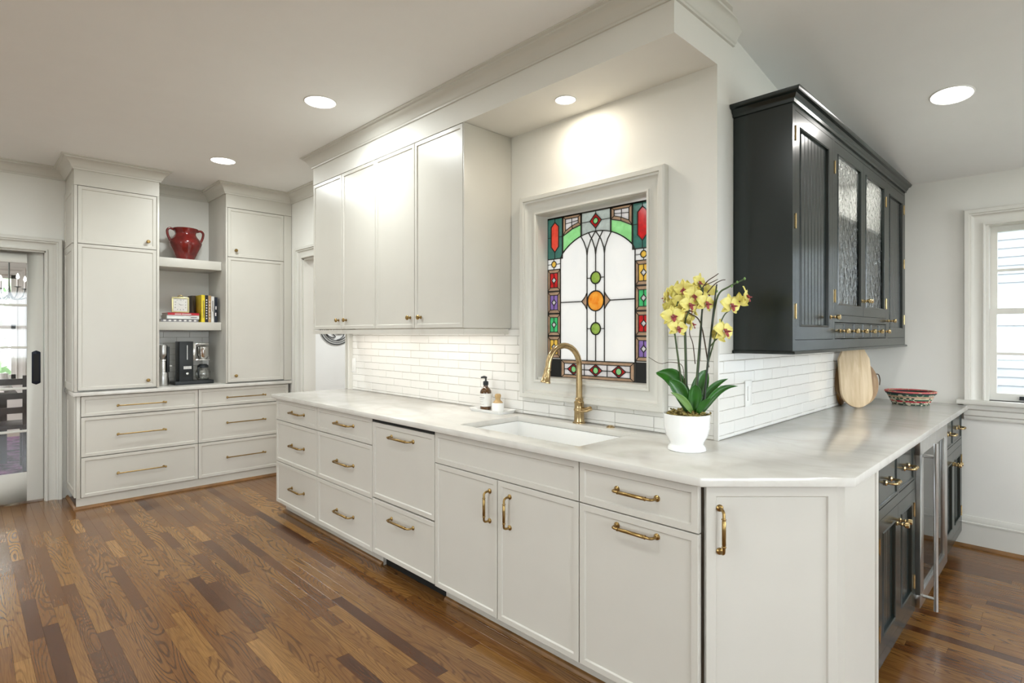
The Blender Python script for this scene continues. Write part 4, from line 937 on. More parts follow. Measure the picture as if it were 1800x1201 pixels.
def tray_mb(w, d, h):
    m = MB(); L = [round_rect(w - .02, d - .02, .02), round_rect(w, d, .024), round_rect(w - .006, d - .006, .022), round_rect(w - .026, d - .026, .016)]
    zs = [0, h, h, h * 0.35]; n = len(L[0]); vs = []; fs = [tuple(range(n - 1, -1, -1))]
    for p, z in zip(L, zs): vs += [(x, y, z) for x, y in p]
    for i in range(3): fs += [(i * n + k, i * n + (k + 1) % n, (i + 1) * n + (k + 1) % n, (i + 1) * n + k) for k in range(n)]
    fs.append(tuple(range(3 * n, 4 * n))); return m.add(vs, fs)
TRX, TRY = -2.42, 2.215
tag(tray_mb(0.29, 0.135, 0.018).build('tray', M['porcelain'], None, (TRX, TRY, ZC), smooth=True), 'small white tray beside the sink under the soap bottle', 'tray')
TZ = ZC + 0.0064
t = thing('soap_bottle', 'amber pump bottle with a white label on the tray', 'bottle', (TRX - 0.055, TRY, TZ))
MB().lathe([(0.028, 0), (0.034, 0.004), (0.0345, 0.100), (0.033, 0.112), (0.025, 0.126), (0.014, 0.136), (0.012, 0.150)], 28).build('bottle_body', M['amber'], t, smooth=True)
lb = MB(); vs = []; fs = []
for k in range(17):
    a = R(-150 + 200 * k / 16); vs += [(0.0350 * math.cos(a), 0.0350 * math.sin(a), 0.022), (0.0350 * math.cos(a), 0.0350 * math.sin(a), 0.098)]
for k in range(16): fs.append((2 * k, 2 * k + 2, 2 * k + 3, 2 * k + 1))
lo = lb.add(vs, fs).build('paper_label', M['paper'], t, smooth=True)
for k, (zz, a0, a1) in enumerate(((0.088, -120, -60), (0.072, -125, -55), (0.062, -115, -65), (0.050, -110, -70), (0.034, -120, -62))):
    vs = []; fs = []
    for i in range(7):
        a = R(a0 + (a1 - a0) * i / 6); vs += [(0.0352 * math.cos(a), 0.0352 * math.sin(a), zz), (0.0352 * math.cos(a), 0.0352 * math.sin(a), zz + (0.003 if k == 1 else 0.0014))]
    for i in range(6): fs.append((2 * i, 2 * i + 2, 2 * i + 3, 2 * i + 1))
    MB().add(vs, fs).build('label_print', simple('label_ink', (0.25, 0.23, 0.22), 0.7), lo)
MB().lathe([(0.0155, 0.146), (0.0165, 0.150), (0.0165, 0.166), (0.012, 0.170), (0.005, 0.172), (0.005, 0.186)], 20).tube([(0.006, 0, 0.190), (-0.010, -0.004, 0.194), (-0.030, -0.010, 0.190)], [0.007, 0.008, 0.005], 10).build('pump', M['blackplastic'], t, smooth=True)
tag(MB().lathe([(0.034, 0), (0.036, 0.004), (0.036, 0.048), (0.034, 0.050), (0.032, 0.046), (0.032, 0.008), (0, 0.006)], 28).build('brush_pot', M['porcelain'], None, (TRX + 0.045, TRY + 0.005, TZ), smooth=True), 'short white cup on the tray holding a brush', 'cup')
bt = thing('dish_brush', 'small wooden-handled brush standing in the white cup', 'brush', (TRX + 0.045, TRY + 0.005, TZ + 0.0065))
MB().lathe([(0.026, 0), (0.029, 0.036)], 20).build('bristles', M['birch'], bt, smooth=True)
MB().lathe([(0.029, 0.036), (0.029, 0.046), (0.022, 0.052), (0.015, 0.060), (0.014, 0.068), (0.018, 0.078), (0.0185, 0.086), (0.014, 0.094), (0, 0.096)], 24).build('wooden_handle', M['birch'], bt, smooth=True)

# outlets
def plate(name, label, loc, rotz, wd, ht, slots):
    t = thing(name, label, 'outlet', loc, rotz)
    box(-wd / 2, wd / 2, -0.006, 0, -ht / 2, ht / 2).build('cover_plate', M['plastic_white'], t, bevel=0.003)
    for sx, kind in slots:
        if kind == 'rocker': box(sx - 0.017, sx + 0.017, -0.010, -0.005, -0.034, 0.034).build('rocker', M['plastic_white'], t, bevel=0.002)
        else:
            f = box(sx - 0.017, sx + 0.017, -0.008, -0.005, -0.034, 0.034).build('receptacle', M['plastic_white'], t, bevel=0.002)
            sl = MB()
            for z in (-0.018, 0.018): sl.box(sx - 0.008, sx - 0.006, -0.0084, -0.0079, z - 0.005, z + 0.005).box(sx + 0.006, sx + 0.008, -0.0084, -0.0079, z - 0.005, z + 0.005)
            sl.build('slots', M['ink'], f)
plate('outlet_plate', 'white outlet plate on the tiles near the cased opening', (-4.225, YW - 0.0082, 1.113), 0, 0.118, 0.118, [(-0.025, 'out'), (0.025, 'rocker')])
plate('switch_plate', 'white switch plate on the tiles below the black wall cabinet', (XW + 0.0082, 2.600, 1.095), R(90), 0.074, 0.120, [(0, 'rocker')])

# ------------------------------------------------------------------ orchid
PC = Vector((-1.085, 2.035, ZC))
orch = thing('potted_orchid', 'yellow orchid in a white pot on the worktop corner', 'plant', tuple(PC))
MB().lathe([(0.070, 0), (0.074, 0.003), (0.072, 0.014), (0.064, 0.024), (0.066, 0.034), (0.080, 0.060), (0.087, 0.090), (0.089, 0.135), (0.091, 0.142), (0.087, 0.144), (0.083, 0.138), (0.080, 0.110), (0, 0.105)], 40).build('pot', M['porcelain'], orch, smooth=True)
ms = MB(); rnd = random.Random(3)
for i in range(150):
    a, r_ = rnd.uniform(0, 6.28), 0.076 * math.sqrt(rnd.random()); c = Vector((r_ * math.cos(a), r_ * math.sin(a), 0.139 + rnd.uniform(0, 0.016) * (1.3 - r_ / 0.076)))
    p = [c]
    for k in range(4): p.append(p[-1] + Vector((rnd.uniform(-1, 1), rnd.uniform(-1, 1), rnd.uniform(-0.4, 0.6))) * 0.010)
    ms.tube(p, 0.0030, 5)
ms.lathe([(0.0835, 0.118), (0.078, 0.134), (0.04, 0.140), (0, 0.141)], 24)
mo = ms.build('moss', M['moss'], orch, smooth=True); mo['kind'] = 'stuff'
DP = PC.x * FW.x + PC.y * FW.y
def op(px, py, dd=0.0): return at(px, py, DP + dd) - PC
def blade(base, tip, width, bow, mat, name='leaf', nl=10, nw=4, cup=0.25, up=Vector((0, 0, 1)), round_=False):
    base, tip = Vector(base), Vector(tip); ax = tip - base; L = ax.length; ax.normalize()
    side = ax.cross(-FW + Vector((0, 0, 0.35))).normalized(); nor = side.cross(ax).normalized(); vs = []; fs = []
    for i in range(nl + 1):
        s = i / nl; wd = width * (math.sin(math.pi * min(1, (0.08 + 0.92 * s)) ** (0.7 if not round_ else 1.0)) ** (0.6 if round_ else 0.8)) if s < 1 else 0.001
        if s < 0.25: wd = max(wd, width * 0.35)
        c = base + ax * (L * s) + Vector((0, 0, 1)) * (bow * math.sin(math.pi * s))
        for k in range(-nw, nw + 1):
            u = k / nw; vs.append(c + side * (wd * 0.5 * u) + nor * (wd * cup * (u * u - 0.4)))
    n = 2 * nw + 1
    for i in range(nl):
        for k in range(n - 1): fs.append((i * n + k, i * n + k + 1, (i + 1) * n + k + 1, (i + 1) * n + k))
    o = MB().add(vs, fs).build(name, mat, orch, smooth=True)
    sm = o.modifiers.new('solid', 'SOLIDIFY'); sm.thickness = 0.0016
    return o
LB = [(1212, 722)]
blade(op(1214, 722, -0.01), op(1153, 655, 0.03), 0.072, 0.050, M['leaf'], round_=True)
blade(op(1210, 722, -0.04), op(1176, 668, -0.05), 0.060, 0.020, M['leaf'], round_=True)
blade(op(1216, 724, -0.05), op(1179, 690, -0.09), 0.030, 0.012, M['leaf_pale'])
blade(op(1216, 722, 0.03), op(1241, 650, 0.09), 0.066, 0.010, M['leaf'], round_=True)
blade(op(1219, 724, -0.03), op(1222, 676, -0.05), 0.052, 0.015, M['leaf'], round_=True)
blade(op(1224, 724, -0.02), op(1280, 666, 0.03), 0.030, 0.028, M['leaf'])
blade(op(1232, 726, -0.03), op(1297, 679, -0.03), 0.029, 0.034, M['leaf'])
blade(op(1226, 726, -0.06), op(1250, 700, -0.10), 0.026, 0.010, M['leaf'])
def curve(pts, n=5):          # Catmull-Rom through points
    P = [Vector(p) for p in pts]; P = [P[0] * 2 - P[1]] + P + [P[-1] * 2 - P[-2]]; out = []
    for i in range(1, len(P) - 2):
        for k in range(n):
            t_ = k / n; a, b, c, d = P[i - 1], P[i], P[i + 1], P[i + 2]
            out.append(0.5 * (2 * b + (c - a) * t_ + (2 * a - 5 * b + 4 * c - d) * t_ * t_ + (3 * b - a - 3 * c + d) * t_ ** 3))
    return out + [P[-2]]
def stem(pts, r, mat='stem', name='stem'):
    c = curve([op(*p) for p in pts]); n = len(c)
    return MB().tube(c, [1.3 * r * (1 - 0.35 * i / n) for i in range(n)], 7).build(name, M[mat], orch, smooth=True)
stem([(1203, 722), (1196, 660), (1188, 600), (1184, 565), (1192, 530)], 0.0034)
stem([(1205, 724), (1205, 640), (1204, 570), (1212, 545)], 0.0034); stem([(1208, 724), (1207, 650), (1205, 575)], 0.0026, 'stake', 'support_stick')
stem([(1220, 726, -.01), (1226, 650, -.01), (1233, 560), (1236, 520), (1230, 500)], 0.0034); stem([(1222, 726, -.01), (1232, 590, -.01), (1236, 506, -.01)], 0.0026, 'stake', 'support_stick')
stem([(1235, 728, -.02), (1243, 650, -.02), (1252, 570), (1262, 520, .01), (1280, 505, .02), (1310, 490, .02)], 0.0036)
stem([(1236, 728, -.03), (1246, 620, -.02), (1256, 530, -.01), (1260, 500, -.01)], 0.0030, 'stake', 'support_stick')
stem([(1244, 640, -.01), (1258, 592, -.02), (1272, 556, -.02), (1284, 545, -.02)], 0.0024); stem([(1246, 612, -.01), (1256, 600, -.02), (1266, 590, -.03)], 0.0022)
stem([(1246, 646, -.01), (1232, 570, .01), (1214, 552, .01), (1200, 545)], 0.0022, 'twig', 'twig')
stem([(1232, 510, .01), (1243, 495, .02), (1256, 486, .02), (1263, 481, .02)], 0.0018, 'twig', 'twig'); stem([(1236, 503, .01), (1252, 496, .01), (1262, 491, .01)], 0.0015, 'twig', 'twig')
stem([(1243, 515, .01), (1256, 500, .0), (1268, 493, .0), (1275, 492, .0)], 0.0017, 'twig', 'twig')
stem([(1222, 640, .01), (1218, 605, .01), (1212, 585, .02), (1216, 560, .02)], 0.0016, 'twig', 'twig')
stem([(1202, 690, -.01), (1200, 645, -.02), (1180, 637, -.03), (1160, 639, -.02), (1140, 628, -.01)], 0.0012, 'twig', 'twig')
for px, py in ((1286, 503), (1296, 496), (1309, 490), (1260, 512)): MB().lathe([(0, -0.007), (0.0045, -0.003), (0.0045, 0.002), (0, 0.007)], 10, Matrix.Translation(op(px, py, .02))).build('bud', M['leaf_pale'], orch, smooth=True)
# one flower, then copies
def petal(L, W, ang, lift, curl, tipr=0.75):
    vs = []; fs = []; nl, nw = 6, 3; ca, sa = math.cos(ang), math.sin(ang)
    for i in range(nl + 1):
        s = i / nl; wd = W * (math.sin(math.pi * (0.10 + 0.90 * s) ** tipr) ** 0.75 if s < 1 else 0.05)
        for k in range(-nw, nw + 1):
            u = k / nw; r_ = 0.004 + L * s; x_ = r_; y_ = wd * 0.5 * u; z_ = lift * s - curl * s * s + 0.10 * wd * (u * u) * (1 if curl > 0 else -1) - 0.004 * math.cos(6 * u) * s
            vs.append((x_ * ca - y_ * sa, x_ * sa + y_ * ca, z_))
    n = 2 * nw + 1
    for i in range(nl):
        for k in range(n - 1): fs.append((i * n + k, i * n + k + 1, (i + 1) * n + k + 1, (i + 1) * n + k))
    return vs, fs
fm = MB()
for L_, W_, A_, lift, curl, z_ in ((0.046, 0.034, 90, 0.004, 0.010, 0), (0.044, 0.031, 215, 0.002, 0.012, 0), (0.044, 0.031, 325, 0.002, 0.012, 0), (0.050, 0.054, 12, 0.010, 0.012, 1), (0.050, 0.054, 168, 0.010, 0.012, 1)):
    vs, fs = petal(L_, W_, R(A_), lift, curl); fm.add([(x, y, z + 0.002 * z_) for x, y, z in vs], fs)
flower_me = fm.mesh('flower', M['petal'], smooth=True)
lm = MB(); lm.tube([(0, 0.004, 0.004), (0, 0.000, 0.014)], [0.004, 0.005], 8)
vs, fs = petal(0.024, 0.020, R(270), 0.022, 0.012); lm.add([(x, y, z + 0.006) for x, y, z in vs], fs)
for s_ in (-1, 1):
    vs, fs = petal(0.012, 0.012, R(270 + 60 * s_), 0.016, -0.004); lm.add([(x, y, z + 0.006) for x, y, z in vs], fs)
lip_me = lm.mesh('lip', M['lip'], smooth=True)
FL = [(1228, 496, .02, 35, 10, .85), (1190, 514, .03, -150, 5, 1.05), (1211, 510, .04, 165, 20, .95), (1211, 536, -.03, 25, -10, 1.0), (1240, 533, -.02, 30, -5, 1.05), (1183, 556, -.03, -5, -10, 1.05),
      (1191, 577, -.04, 15, -15, .95), (1215, 570, -.02, 75, -10, .8), (1284, 537, -.02, 25, -10, 1.1), (1311, 521, .00, 60, -5, .95), (1272, 582, -.03, 30, -15, 1.15), (1226, 526, .03, 140, 10, 1.0), (1200, 530, .01, -20, 0, .95), (1172, 522, .02, -120, 0, .85), (1178, 540, .02, -160, 0, .8), (1245, 512, .03, 150, 0, .8), (1202, 508, .0, -30, 20, .9), (1219, 520, -.01, 5, 5, .95), (1196, 548, .0, 30, 0, .9), (1221, 545, .02, -100, 0, .85), (1205, 560, .01, -170, 0, .85), (1300, 530, .02, 170, 10, .85), (1263, 590, .0, 200, 0, .85)]
for i, (px, py, dd, yaw, pit, sc) in enumerate(FL):
    f = link('flower', flower_me, orch, op(px, py, dd))
    Q = Matrix.Rotation(YAW + R(yaw), 4, 'Z') @ Matrix.Rotation(R(90 + pit), 4, 'X') @ Matrix.Rotation(R((i * 37) % 24 - 12), 4, 'Z')
    f.rotation_euler = Q.to_euler(); f.scale = (sc * .88, sc * .88, sc * .88)
    link('lip', lip_me, f)

# ------------------------------------------------------------------ boards and basket at the end of the worktop
def facing(px, d): return at(px, 600, d)
# round board leaning across the corner
ca = at(1509, 640, 3.52); yawb = YAW + R(6)
t = thing('round_board', 'round olive wood serving board behind the tall maple board', 'board', (ca.x, ca.y, ZC), yawb)
rb = 0.150; m = MB().prism(circ(0, rb, rb, 40), lambda p, q, h: (p, h - 0.10 * (2 * rb - q) * 0 + q * 0.16, q), -0.010, 0.010); m.build('disc', M['olive'], t, bevel=0.003)
MB().tube(curve([(rb - .004, 0.030, 0.20), (rb + 0.012, 0.030, 0.195), (rb + 0.016, 0.024, 0.165), (rb + 0.010, 0.020, 0.13)]), 0.0032, 7).build('leather_loop', M['twig'], t, smooth=True)
cb = at(1507.5, 640, 3.46)
m = MB(); wb, hb = 0.106, 0.44
pts = [(wb * math.sin(a) if False else wb * math.cos(a), wb * 1.0 + wb * 1.0 * math.sin(a)) for a in [math.pi + math.pi * i / 20 for i in range(21)]] + [(wb * 0.98, 0.30), (0.05, hb - 0.04), (0.03, hb), (-0.03, hb), (-0.05, hb - 0.04), (-wb * 0.98, 0.30)]
pts = [(x * (1 if y > 0.2 else 1), y) for x, y in pts]
t = thing('maple_board', 'pale maple cutting board with rounded end leaning in front of the round board', 'board', (cb.x, cb.y, ZC), yawb)
m.prism(pts, lambda p, q, h: (p, h + q * 0.12, q), -0.010, 0.008).build('board', M['maple'], t, bevel=0.003)
hm_ = MB().prism([(p, q) for p, q in [(a, b) for a, b in circ(4.035, 0.145, 0.095, 32)]], lambda p, q, h: (XW + 0.0095 + h, p, ZC + (q - 0.05) * 1.45), 0.0, 0.012)
tag(hm_.build('honey_board', M['honey'], None, bevel=0.003), 'honey brown wooden board flat against the side wall tiles', 'board')
# woven basket
bc = Vector((-0.765, 4.38, ZC))
t = thing('coiled_basket', 'shallow coiled basket in red, green and cream beside the boards', 'basket', tuple(bc))
RBK = 1.08
bcols = [(0.03, 0.07, 0.05), (0.55, 0.50, 0.38), (0.42, 0.02, 0.04), (0.04, 0.10, 0.06), (0.58, 0.52, 0.36), (0.48, 0.30, 0.22), (0.03, 0.10, 0.06), (0.03, 0.03, 0.04), (0.55, 0.12, 0.12)]
def coil_mat(i, c):
    m, n, l, b = new_mat('basket_coil_%d' % i); tc = n.new('ShaderNodeTexCoord'); v = noise(n, l, 45, 1, tc.outputs['Object'])
    alt = [(0.6, 0.55, 0.42), (0.02, 0.06, 0.035), (0.50, 0.34, 0.22)][i % 3]
    r = ramp(n, l, v.outputs['Fac'], [(0.50, c), (0.58, alt)]); l.new(r.outputs[0], b.inputs['Base Color']); b.inputs['Roughness'].default_value = 0.8
    return m
for i, c in enumerate(bcols):
    z = 0.0052 + 0.0100 * i; r_ = 0.094 + 0.0046 * i + (0.004 if i > 6 else 0)
    ring = [(r_ + 0.0056 * math.cos(2 * math.pi * k / 8), z + 0.0056 * math.sin(2 * math.pi * k / 8)) for k in range(8)]
    mm = MB(); seg = 56; vs = []; fs = []
    for s_ in range(seg):
        a = 2 * math.pi * s_ / seg; bl = 1 + 0.015 * (s_ % 2)
        vs += [(q_[0] * math.cos(a) * bl, q_[0] * math.sin(a) * bl * 0.9, q_[1]) for q_ in ring]
    for s_ in range(seg):
        for k in range(8): fs.append((s_ * 8 + k, s_ * 8 + (k + 1) % 8, ((s_ + 1) % seg) * 8 + (k + 1) % 8, ((s_ + 1) % seg) * 8 + k))
    mm.add(vs, fs).build('coil', coil_mat(i, c), t, smooth=True)
MB().lathe([(0.0, 0.003), (0.092, 0.003), (0.092, 0.0), (0.0, 0.0)], 40, None, 1, 0.9).build('coil_base', coil_mat(20, (0.3, 0.03, 0.04)), t)

# ------------------------------------------------------------------ niche: jug, clock, books, coffee things
t = thing('jug', 'red glazed two-handled jug on the upper niche shelf', 'jug', (-5.735, 1.445, 2.0372))
MB().lathe([(0.064, 0), (0.068, 0.006), (0.092, 0.060), (0.124, 0.135), (0.133, 0.160), (0.128, 0.178), (0.100, 0.215), (0.084, 0.240), (0.085, 0.256), (0.100, 0.282), (0.104, 0.292), (0.100, 0.296), (0.090, 0.284), (0.078, 0.256), (0.074, 0.20), (0.06, 0.05), (0, 0.04)], 40).build('jug_body', M['red_glaze'], t, smooth=True)
for s_ in (-1, 1):
    MB().tube(curve([(0, s_ * 0.092, 0.278), (0, s_ * 0.125, 0.288), (0, s_ * 0.146, 0.268), (0, s_ * 0.142, 0.225), (0, s_ * 0.126, 0.185), (0, s_ * 0.118, 0.165)]), 0.0105, 10).build('jug_handle', M['red_glaze'], t, smooth=True)
SHZ = 1.4772
def book(label, x0, x1, y0, y1, z0, z1, cover, spine='x', group=None, lean=0.0, marks=None, ptop=True):
    t = thing('book', label, 'book', ((x0 + x1) / 2, (y0 + y1) / 2, z0), 0, group); t.rotation_euler = (lean, 0, 0)
    dx, dy, dz = (x1 - x0) / 2, (y1 - y0) / 2, z1 - z0; c = 0.003
    cm = simple('book_cover', cover, 0.5, var=0.12, scale=25)
    b = MB()
    if spine == 'v':      # standing: spine towards +x
        b.box(-dx, dx, -dy, -dy + c, 0, dz).box(-dx, dx, dy - c, dy, 0, dz).box(dx - c, dx, -dy, dy, 0, dz); b.build('cover', cm, t, bevel=0.0008)
        box(-dx + 0.004, dx - c, -dy + c, dy - c, 0.004, dz - 0.004).build('pages', M['paper'], t)
    else:                 # lying: spine towards +x
        b.box(-dx, dx, -dy, dy, 0, c).box(-dx, dx, -dy, dy, dz - c, dz).box(dx - c, dx, -dy, dy, 0, dz); b.build('cover', cm, t, bevel=0.0008)
        box(-dx + 0.004, dx - c, -dy + 0.004, dy - 0.004, c, dz - c).build('pages', M['paper'], t)
    if marks:
        mk = MB()
        for u0, u1, v0, v1 in marks: mk.box(dx, dx + 0.0006, u0, u1, v0, v1)
        mk.build('spine_print', simple('spine_ink', (0.75, 0.72, 0.70) if sum(cover) < 1.2 else (0.15, 0.12, 0.12), 0.6), t)
    return t
g = 'books lying on the niche shelf'
book('grey patterned book at the bottom of the lying stack', -5.83, -5.615, 1.225, 1.520, SHZ, SHZ + 0.026, (0.20, 0.19, 0.20), group=g, marks=[(-0.13 + 0.04 * k, -0.11 + 0.04 * k, 0.006, 0.020) for k in range(7)])
book('white book in the middle of the lying stack', -5.83, -5.612, 1.268, 1.525, SHZ + 0.0262, SHZ + 0.060, (0.72, 0.72, 0.69), group=g, marks=[(0.06, 0.11, 0.012, 0.018)])
book('red book under the brass clock', -5.83, -5.612, 1.275, 1.525, SHZ + 0.0602, SHZ + 0.083, (0.50, 0.02, 0.03), group=g, marks=[(-0.07, -0.02, 0.007, 0.014), (-0.015, 0.06, 0.007, 0.014)])
g = 'books standing on the niche shelf'
book('dark book with a colourful spine standing behind the lying stack', -5.90, -5.865 + 0.10, 1.505, 1.535 + 0.0, SHZ, SHZ + 0.250, (0.05, 0.035, 0.02), 'v', g)
yb = 1.541
for lab, th, hh, cov, mk in (('yellow book standing first beside the lying stack', 0.028, 0.250, (0.80, 0.62, 0.03), [(-0.002, 0.002, 0.04, 0.20)]), ('black book with pale dotted lettering beside the yellow book', 0.026, 0.248, (0.012, 0.010, 0.020), [(-0.005, 0.005, 0.03 + 0.024 * k, 0.042 + 0.024 * k) for k in range(8)]),
                      ('tan book between the black and the white book', 0.024, 0.246, (0.46, 0.30, 0.14), [(-0.003, 0.003, 0.03 + 0.03 * k, 0.045 + 0.03 * k) for k in range(6)]), ('slim white book between the tan and the navy book', 0.025, 0.240, (0.74, 0.73, 0.71), [(-0.003, 0.003, 0.10, 0.20)]), ('navy book at the tall cabinet end of the row', 0.026, 0.234, (0.012, 0.016, 0.030), [(-0.006, 0.004, 0.06, 0.09), (-0.004, 0.006, 0.12, 0.15)])):
    book(lab, -5.80, -5.60, yb, yb + th, SHZ, SHZ + hh, cov, 'v', g, marks=mk); yb += th + 0.001
t = thing('clock', 'square brass alarm clock on top of the red book', 'clock', (-5.66, 1.385, SHZ + 0.0832), R(90 - 12))
cw, chh = 0.066, 0.140
cs = MB()
for b in ((-cw, cw, 0, 0.012), (-cw, cw, chh - 0.012, chh), (-cw, -cw + 0.012, 0.012, chh - 0.012), (cw - 0.012, cw, 0.012, chh - 0.012)): cs.box(b[0], b[1], -0.030, 0.030, b[2], b[3])
cs.box(-cw + .01, cw - .01, 0.0, 0.028, 0.01, chh - .01); cs.build('case', M['gold'], t, bevel=0.0025)
dl = box(-cw + 0.012, cw - 0.012, -0.024, 0.0, 0.012, chh - 0.012).build('dial', M['paper'], t)
for k in range(1, 13):
    a = math.pi / 2 - k * math.pi / 6; f = 0.040 / max(abs(math.cos(a)), abs(math.sin(a))); f = min(f, 0.048)
    x_, z_ = f * math.cos(a), 0.070 + f * math.sin(a) * 1.05
    text_mb(str(k), 0.016, lambda u, v: (x_ + u, -0.0245, z_ + v)).build('numeral', M['ink'], dl)
for a, L_, wd in ((R(52 + 90), 0.024, 0.004), (R(5), 0.034, 0.003)):
    MB().prism([(-wd * math.sin(a) / 2, 0.070 + wd * math.cos(a) / 2), (wd * math.sin(a) / 2, 0.070 - wd * math.cos(a) / 2), (L_ * math.cos(a), 0.070 + L_ * math.sin(a))], lambda p, q, h: (p, h, q), -0.0256, -0.0250).build('hand', M['ink'], dl)
MB().tube([(-0.020, 0, chh), (-0.016, 0, chh + 0.012), (0, 0, chh + 0.017), (0.016, 0, chh + 0.012), (0.020, 0, chh)], 0.0028, 8).build('carry_ring', M['brass'], t, smooth=True)

t = thing('coffee_maker', 'black and silver drip coffee maker in the niche', 'coffee maker', (-5.70, 1.49, ZC), R(90))
MB().prism(round_rect(0.330, 0.160, 0.02), XYZ, 0, 0.032).build('base', M['blackplastic'], t, (0, 0, 0), bevel=0.004)
tw = MB().prism([(p - 0.065, q - 0.005) for p, q in round_rect(0.118, 0.130, 0.012)], XYZ, 0.030, 0.388).build('tower', M['blackplastic'], t, bevel=0.003)
box(-0.060, -0.054, -0.0712, -0.070, 0.225, 0.355).build('side_lettering', M['steel'], tw)
for k in range(5): box(-0.086 + 0.013 * k, -0.076 + 0.013 * k, -0.0712, -0.070, 0.140, 0.166).build('switch_row', M['plastic_white'], tw)
MB().lathe([(0.011, 0), (0.011, 0.006), (0.008, 0.008), (0, 0.008)], 16, Matrix.Translation((-0.057, -0.070, 0.100)) @ Matrix.Rotation(R(90), 4, 'X')).build('knob', M['chrome'], tw, smooth=True)
fr_ = MB().box(-0.006, 0.020, -0.035, 0.035, 0.215, 0.372).box(0.020, 0.130, -0.030, 0.030, 0.358, 0.372).box(0.020, 0.140, -0.035, 0.035, 0.212, 0.224); fr_.build('arm', M['chrome'], t, bevel=0.003)
MB().lathe([(0.034, 0), (0.050, 0.030), (0.052, 0.110), (0.046, 0.118), (0.02, 0.124), (0, 0.125)], 28, Matrix.Translation((0.090, 0, 0.226))).build('brew_basket', M['chrome'], t, smooth=True)
MB().lathe([(0.048, 0), (0.060, 0.020), (0.062, 0.070), (0.050, 0.100), (0.044, 0.112)], 28, Matrix.Translation((0.090, 0, 0.034))).build('carafe', M['jugglass'], t, smooth=True)
MB().lathe([(0.046, 0), (0.046, 0.020), (0.030, 0.034), (0, 0.035)], 28, Matrix.Translation((0.090, 0, 0.144))).build('carafe_lid', M['blackplastic'], t, smooth=True)
MB().tube(curve([(0.060, -0.045, 0.150), (0.035, -0.075, 0.145), (0.030, -0.080, 0.100), (0.042, -0.060, 0.055)]), 0.007, 8).build('carafe_handle', M['blackplastic'], t, smooth=True)
MB().tube(curve([(-0.124, -0.02, 0.13), (-0.140, -0.03, 0.10), (-0.150, -0.05, 0.05), (-0.152, -0.082, 0.006), (-0.12, -0.088, 0.006)]), 0.003, 6).build('cord', M['blackplastic'], t, smooth=True)
t = thing('coffee_grinder', 'steel coffee grinder with hopper beside the coffee maker', 'grinder', (-5.655, 1.247, ZC))
MB().lathe([(0.040, 0), (0.042, 0.004), (0.042, 0.112), (0.038, 0.118), (0.030, 0.120)], 28).build('ground_jar', M['steel'], t, smooth=True)
MB().lathe([(0.029, 0.118), (0.029, 0.215), (0.035, 0.220), (0.035, 0.232)], 28).build('motor_body', M['chrome'], t, smooth=True)
MB().lathe([(0.020, 0.232), (0.022, 0.250), (0.035, 0.268), (0.037, 0.282), (0.037, 0.352), (0.034, 0.358), (0.0, 0.360)], 28).build('hopper', M['steel'], t, smooth=True)
box(-0.016, 0.032, 0.026, 0.046, 0.120, 0.345).build('back_post', M['blackplastic'], t, bevel=0.003)
MB().tube([(0.01, 0.046, 0.172), (0.01, 0.068, 0.172)], 0.006, 8).build('lever', M['plastic_white'], t, smooth=True)
MB().lathe([(0.0145, 0), (0.016, 0.004), (0.016, 0.055), (0.010, 0.070), (0.010, 0.080), (0.0, 0.082)], 18, Matrix.Translation((-0.055, 0.045, 0))).build('dosing_cup', M['steel'], t, smooth=True)

# ------------------------------------------------------------------ hall medallion
t = thing('wall_medallion', 'round black iron scroll medallion on the hall wall', 'wall decor', (-6.398, 3.262, 1.455), R(90))
def ring_tube(r, rr_, n=48): return [(r * math.cos(2 * math.pi * k / n), -0.012, r * math.sin(2 * math.pi * k / n)) for k in range(n + 1)]
for r_, rr_ in ((0.215, 0.006), (0.190, 0.004), (0.165, 0.005)): MB().tube(ring_tube(r_, rr_), rr_, 7, cap=False).build('ring', M['blackplastic'], t, smooth=True)
for k in range(6):
    a0 = k * math.pi / 3 + math.pi / 6
    pts_ = [(0.16 * (1 - 0.75 * i / 14) * math.cos(a0 + 0.9 * math.sin(i / 14 * 5)), -0.012, 0.16 * (1 - 0.75 * i / 14) * math.sin(a0 + 0.9 * math.sin(i / 14 * 5))) for i in range(15)]
    MB().tube(pts_, 0.006, 7).build('scroll', M['blackplastic'], t, smooth=True)
MB().tube([(0, 0, 0.19), (0, -0.012, 0.19)], 0.006, 8).build('hanger', M['blackplastic'], t)

# ------------------------------------------------------------------ dining room behind the pocket door
XD = -10.5
wall('wall_dining', [(XD - .12, XD, -3, -0.62, 0, 2.7), (XD - .12, XD, -0.62, 0.52, 0, 0.74), (XD - .12, XD, -0.62, 0.52, 2.2, 2.7), (XD - .12, XD, 0.52, 2.3, 0, 2.7), (XD, XL - .15, 2.2, 2.3, 0, 2.7), (XD, XL - .15, -3.1, -3, 0, 2.7)], 'white walls of the dining room')
struct(box(XD - .12, XL - .15, -3.1, 2.3, 2.70, 2.76).build('ceiling', M['ceiling']), 'ceiling of the dining room')
struct(box(XD - .12, XL - .15, -3.1, 2.3, -0.05, 0.0).build('floor', M['oak']), 'wood floor of the dining room')
wd_ = struct(bpy.data.objects.new('window_7', None), 'dining room sash window seen through the pocket door'); C.objects.link(wd_)
MB().mould([(-0.62, 0.74), (-0.62, 2.2), (0.52, 2.2), (0.52, 0.74)], CAS, lambda p, q, h: (XD + h, p, q)).build('casing', M['trim'], wd_, smooth=True) if False else MB().mould([(0.52, 0.74), (0.52, 2.2), (-0.62, 2.2), (-0.62, 0.74)], CAS, lambda p, q, h: (XD + h, p, q)).build('casing', M['trim'], wd_, smooth=True)
box(XD - .02, XD + .06, -0.75, 0.65, 0.71, 0.74).build('stool', M['trim'], wd_)
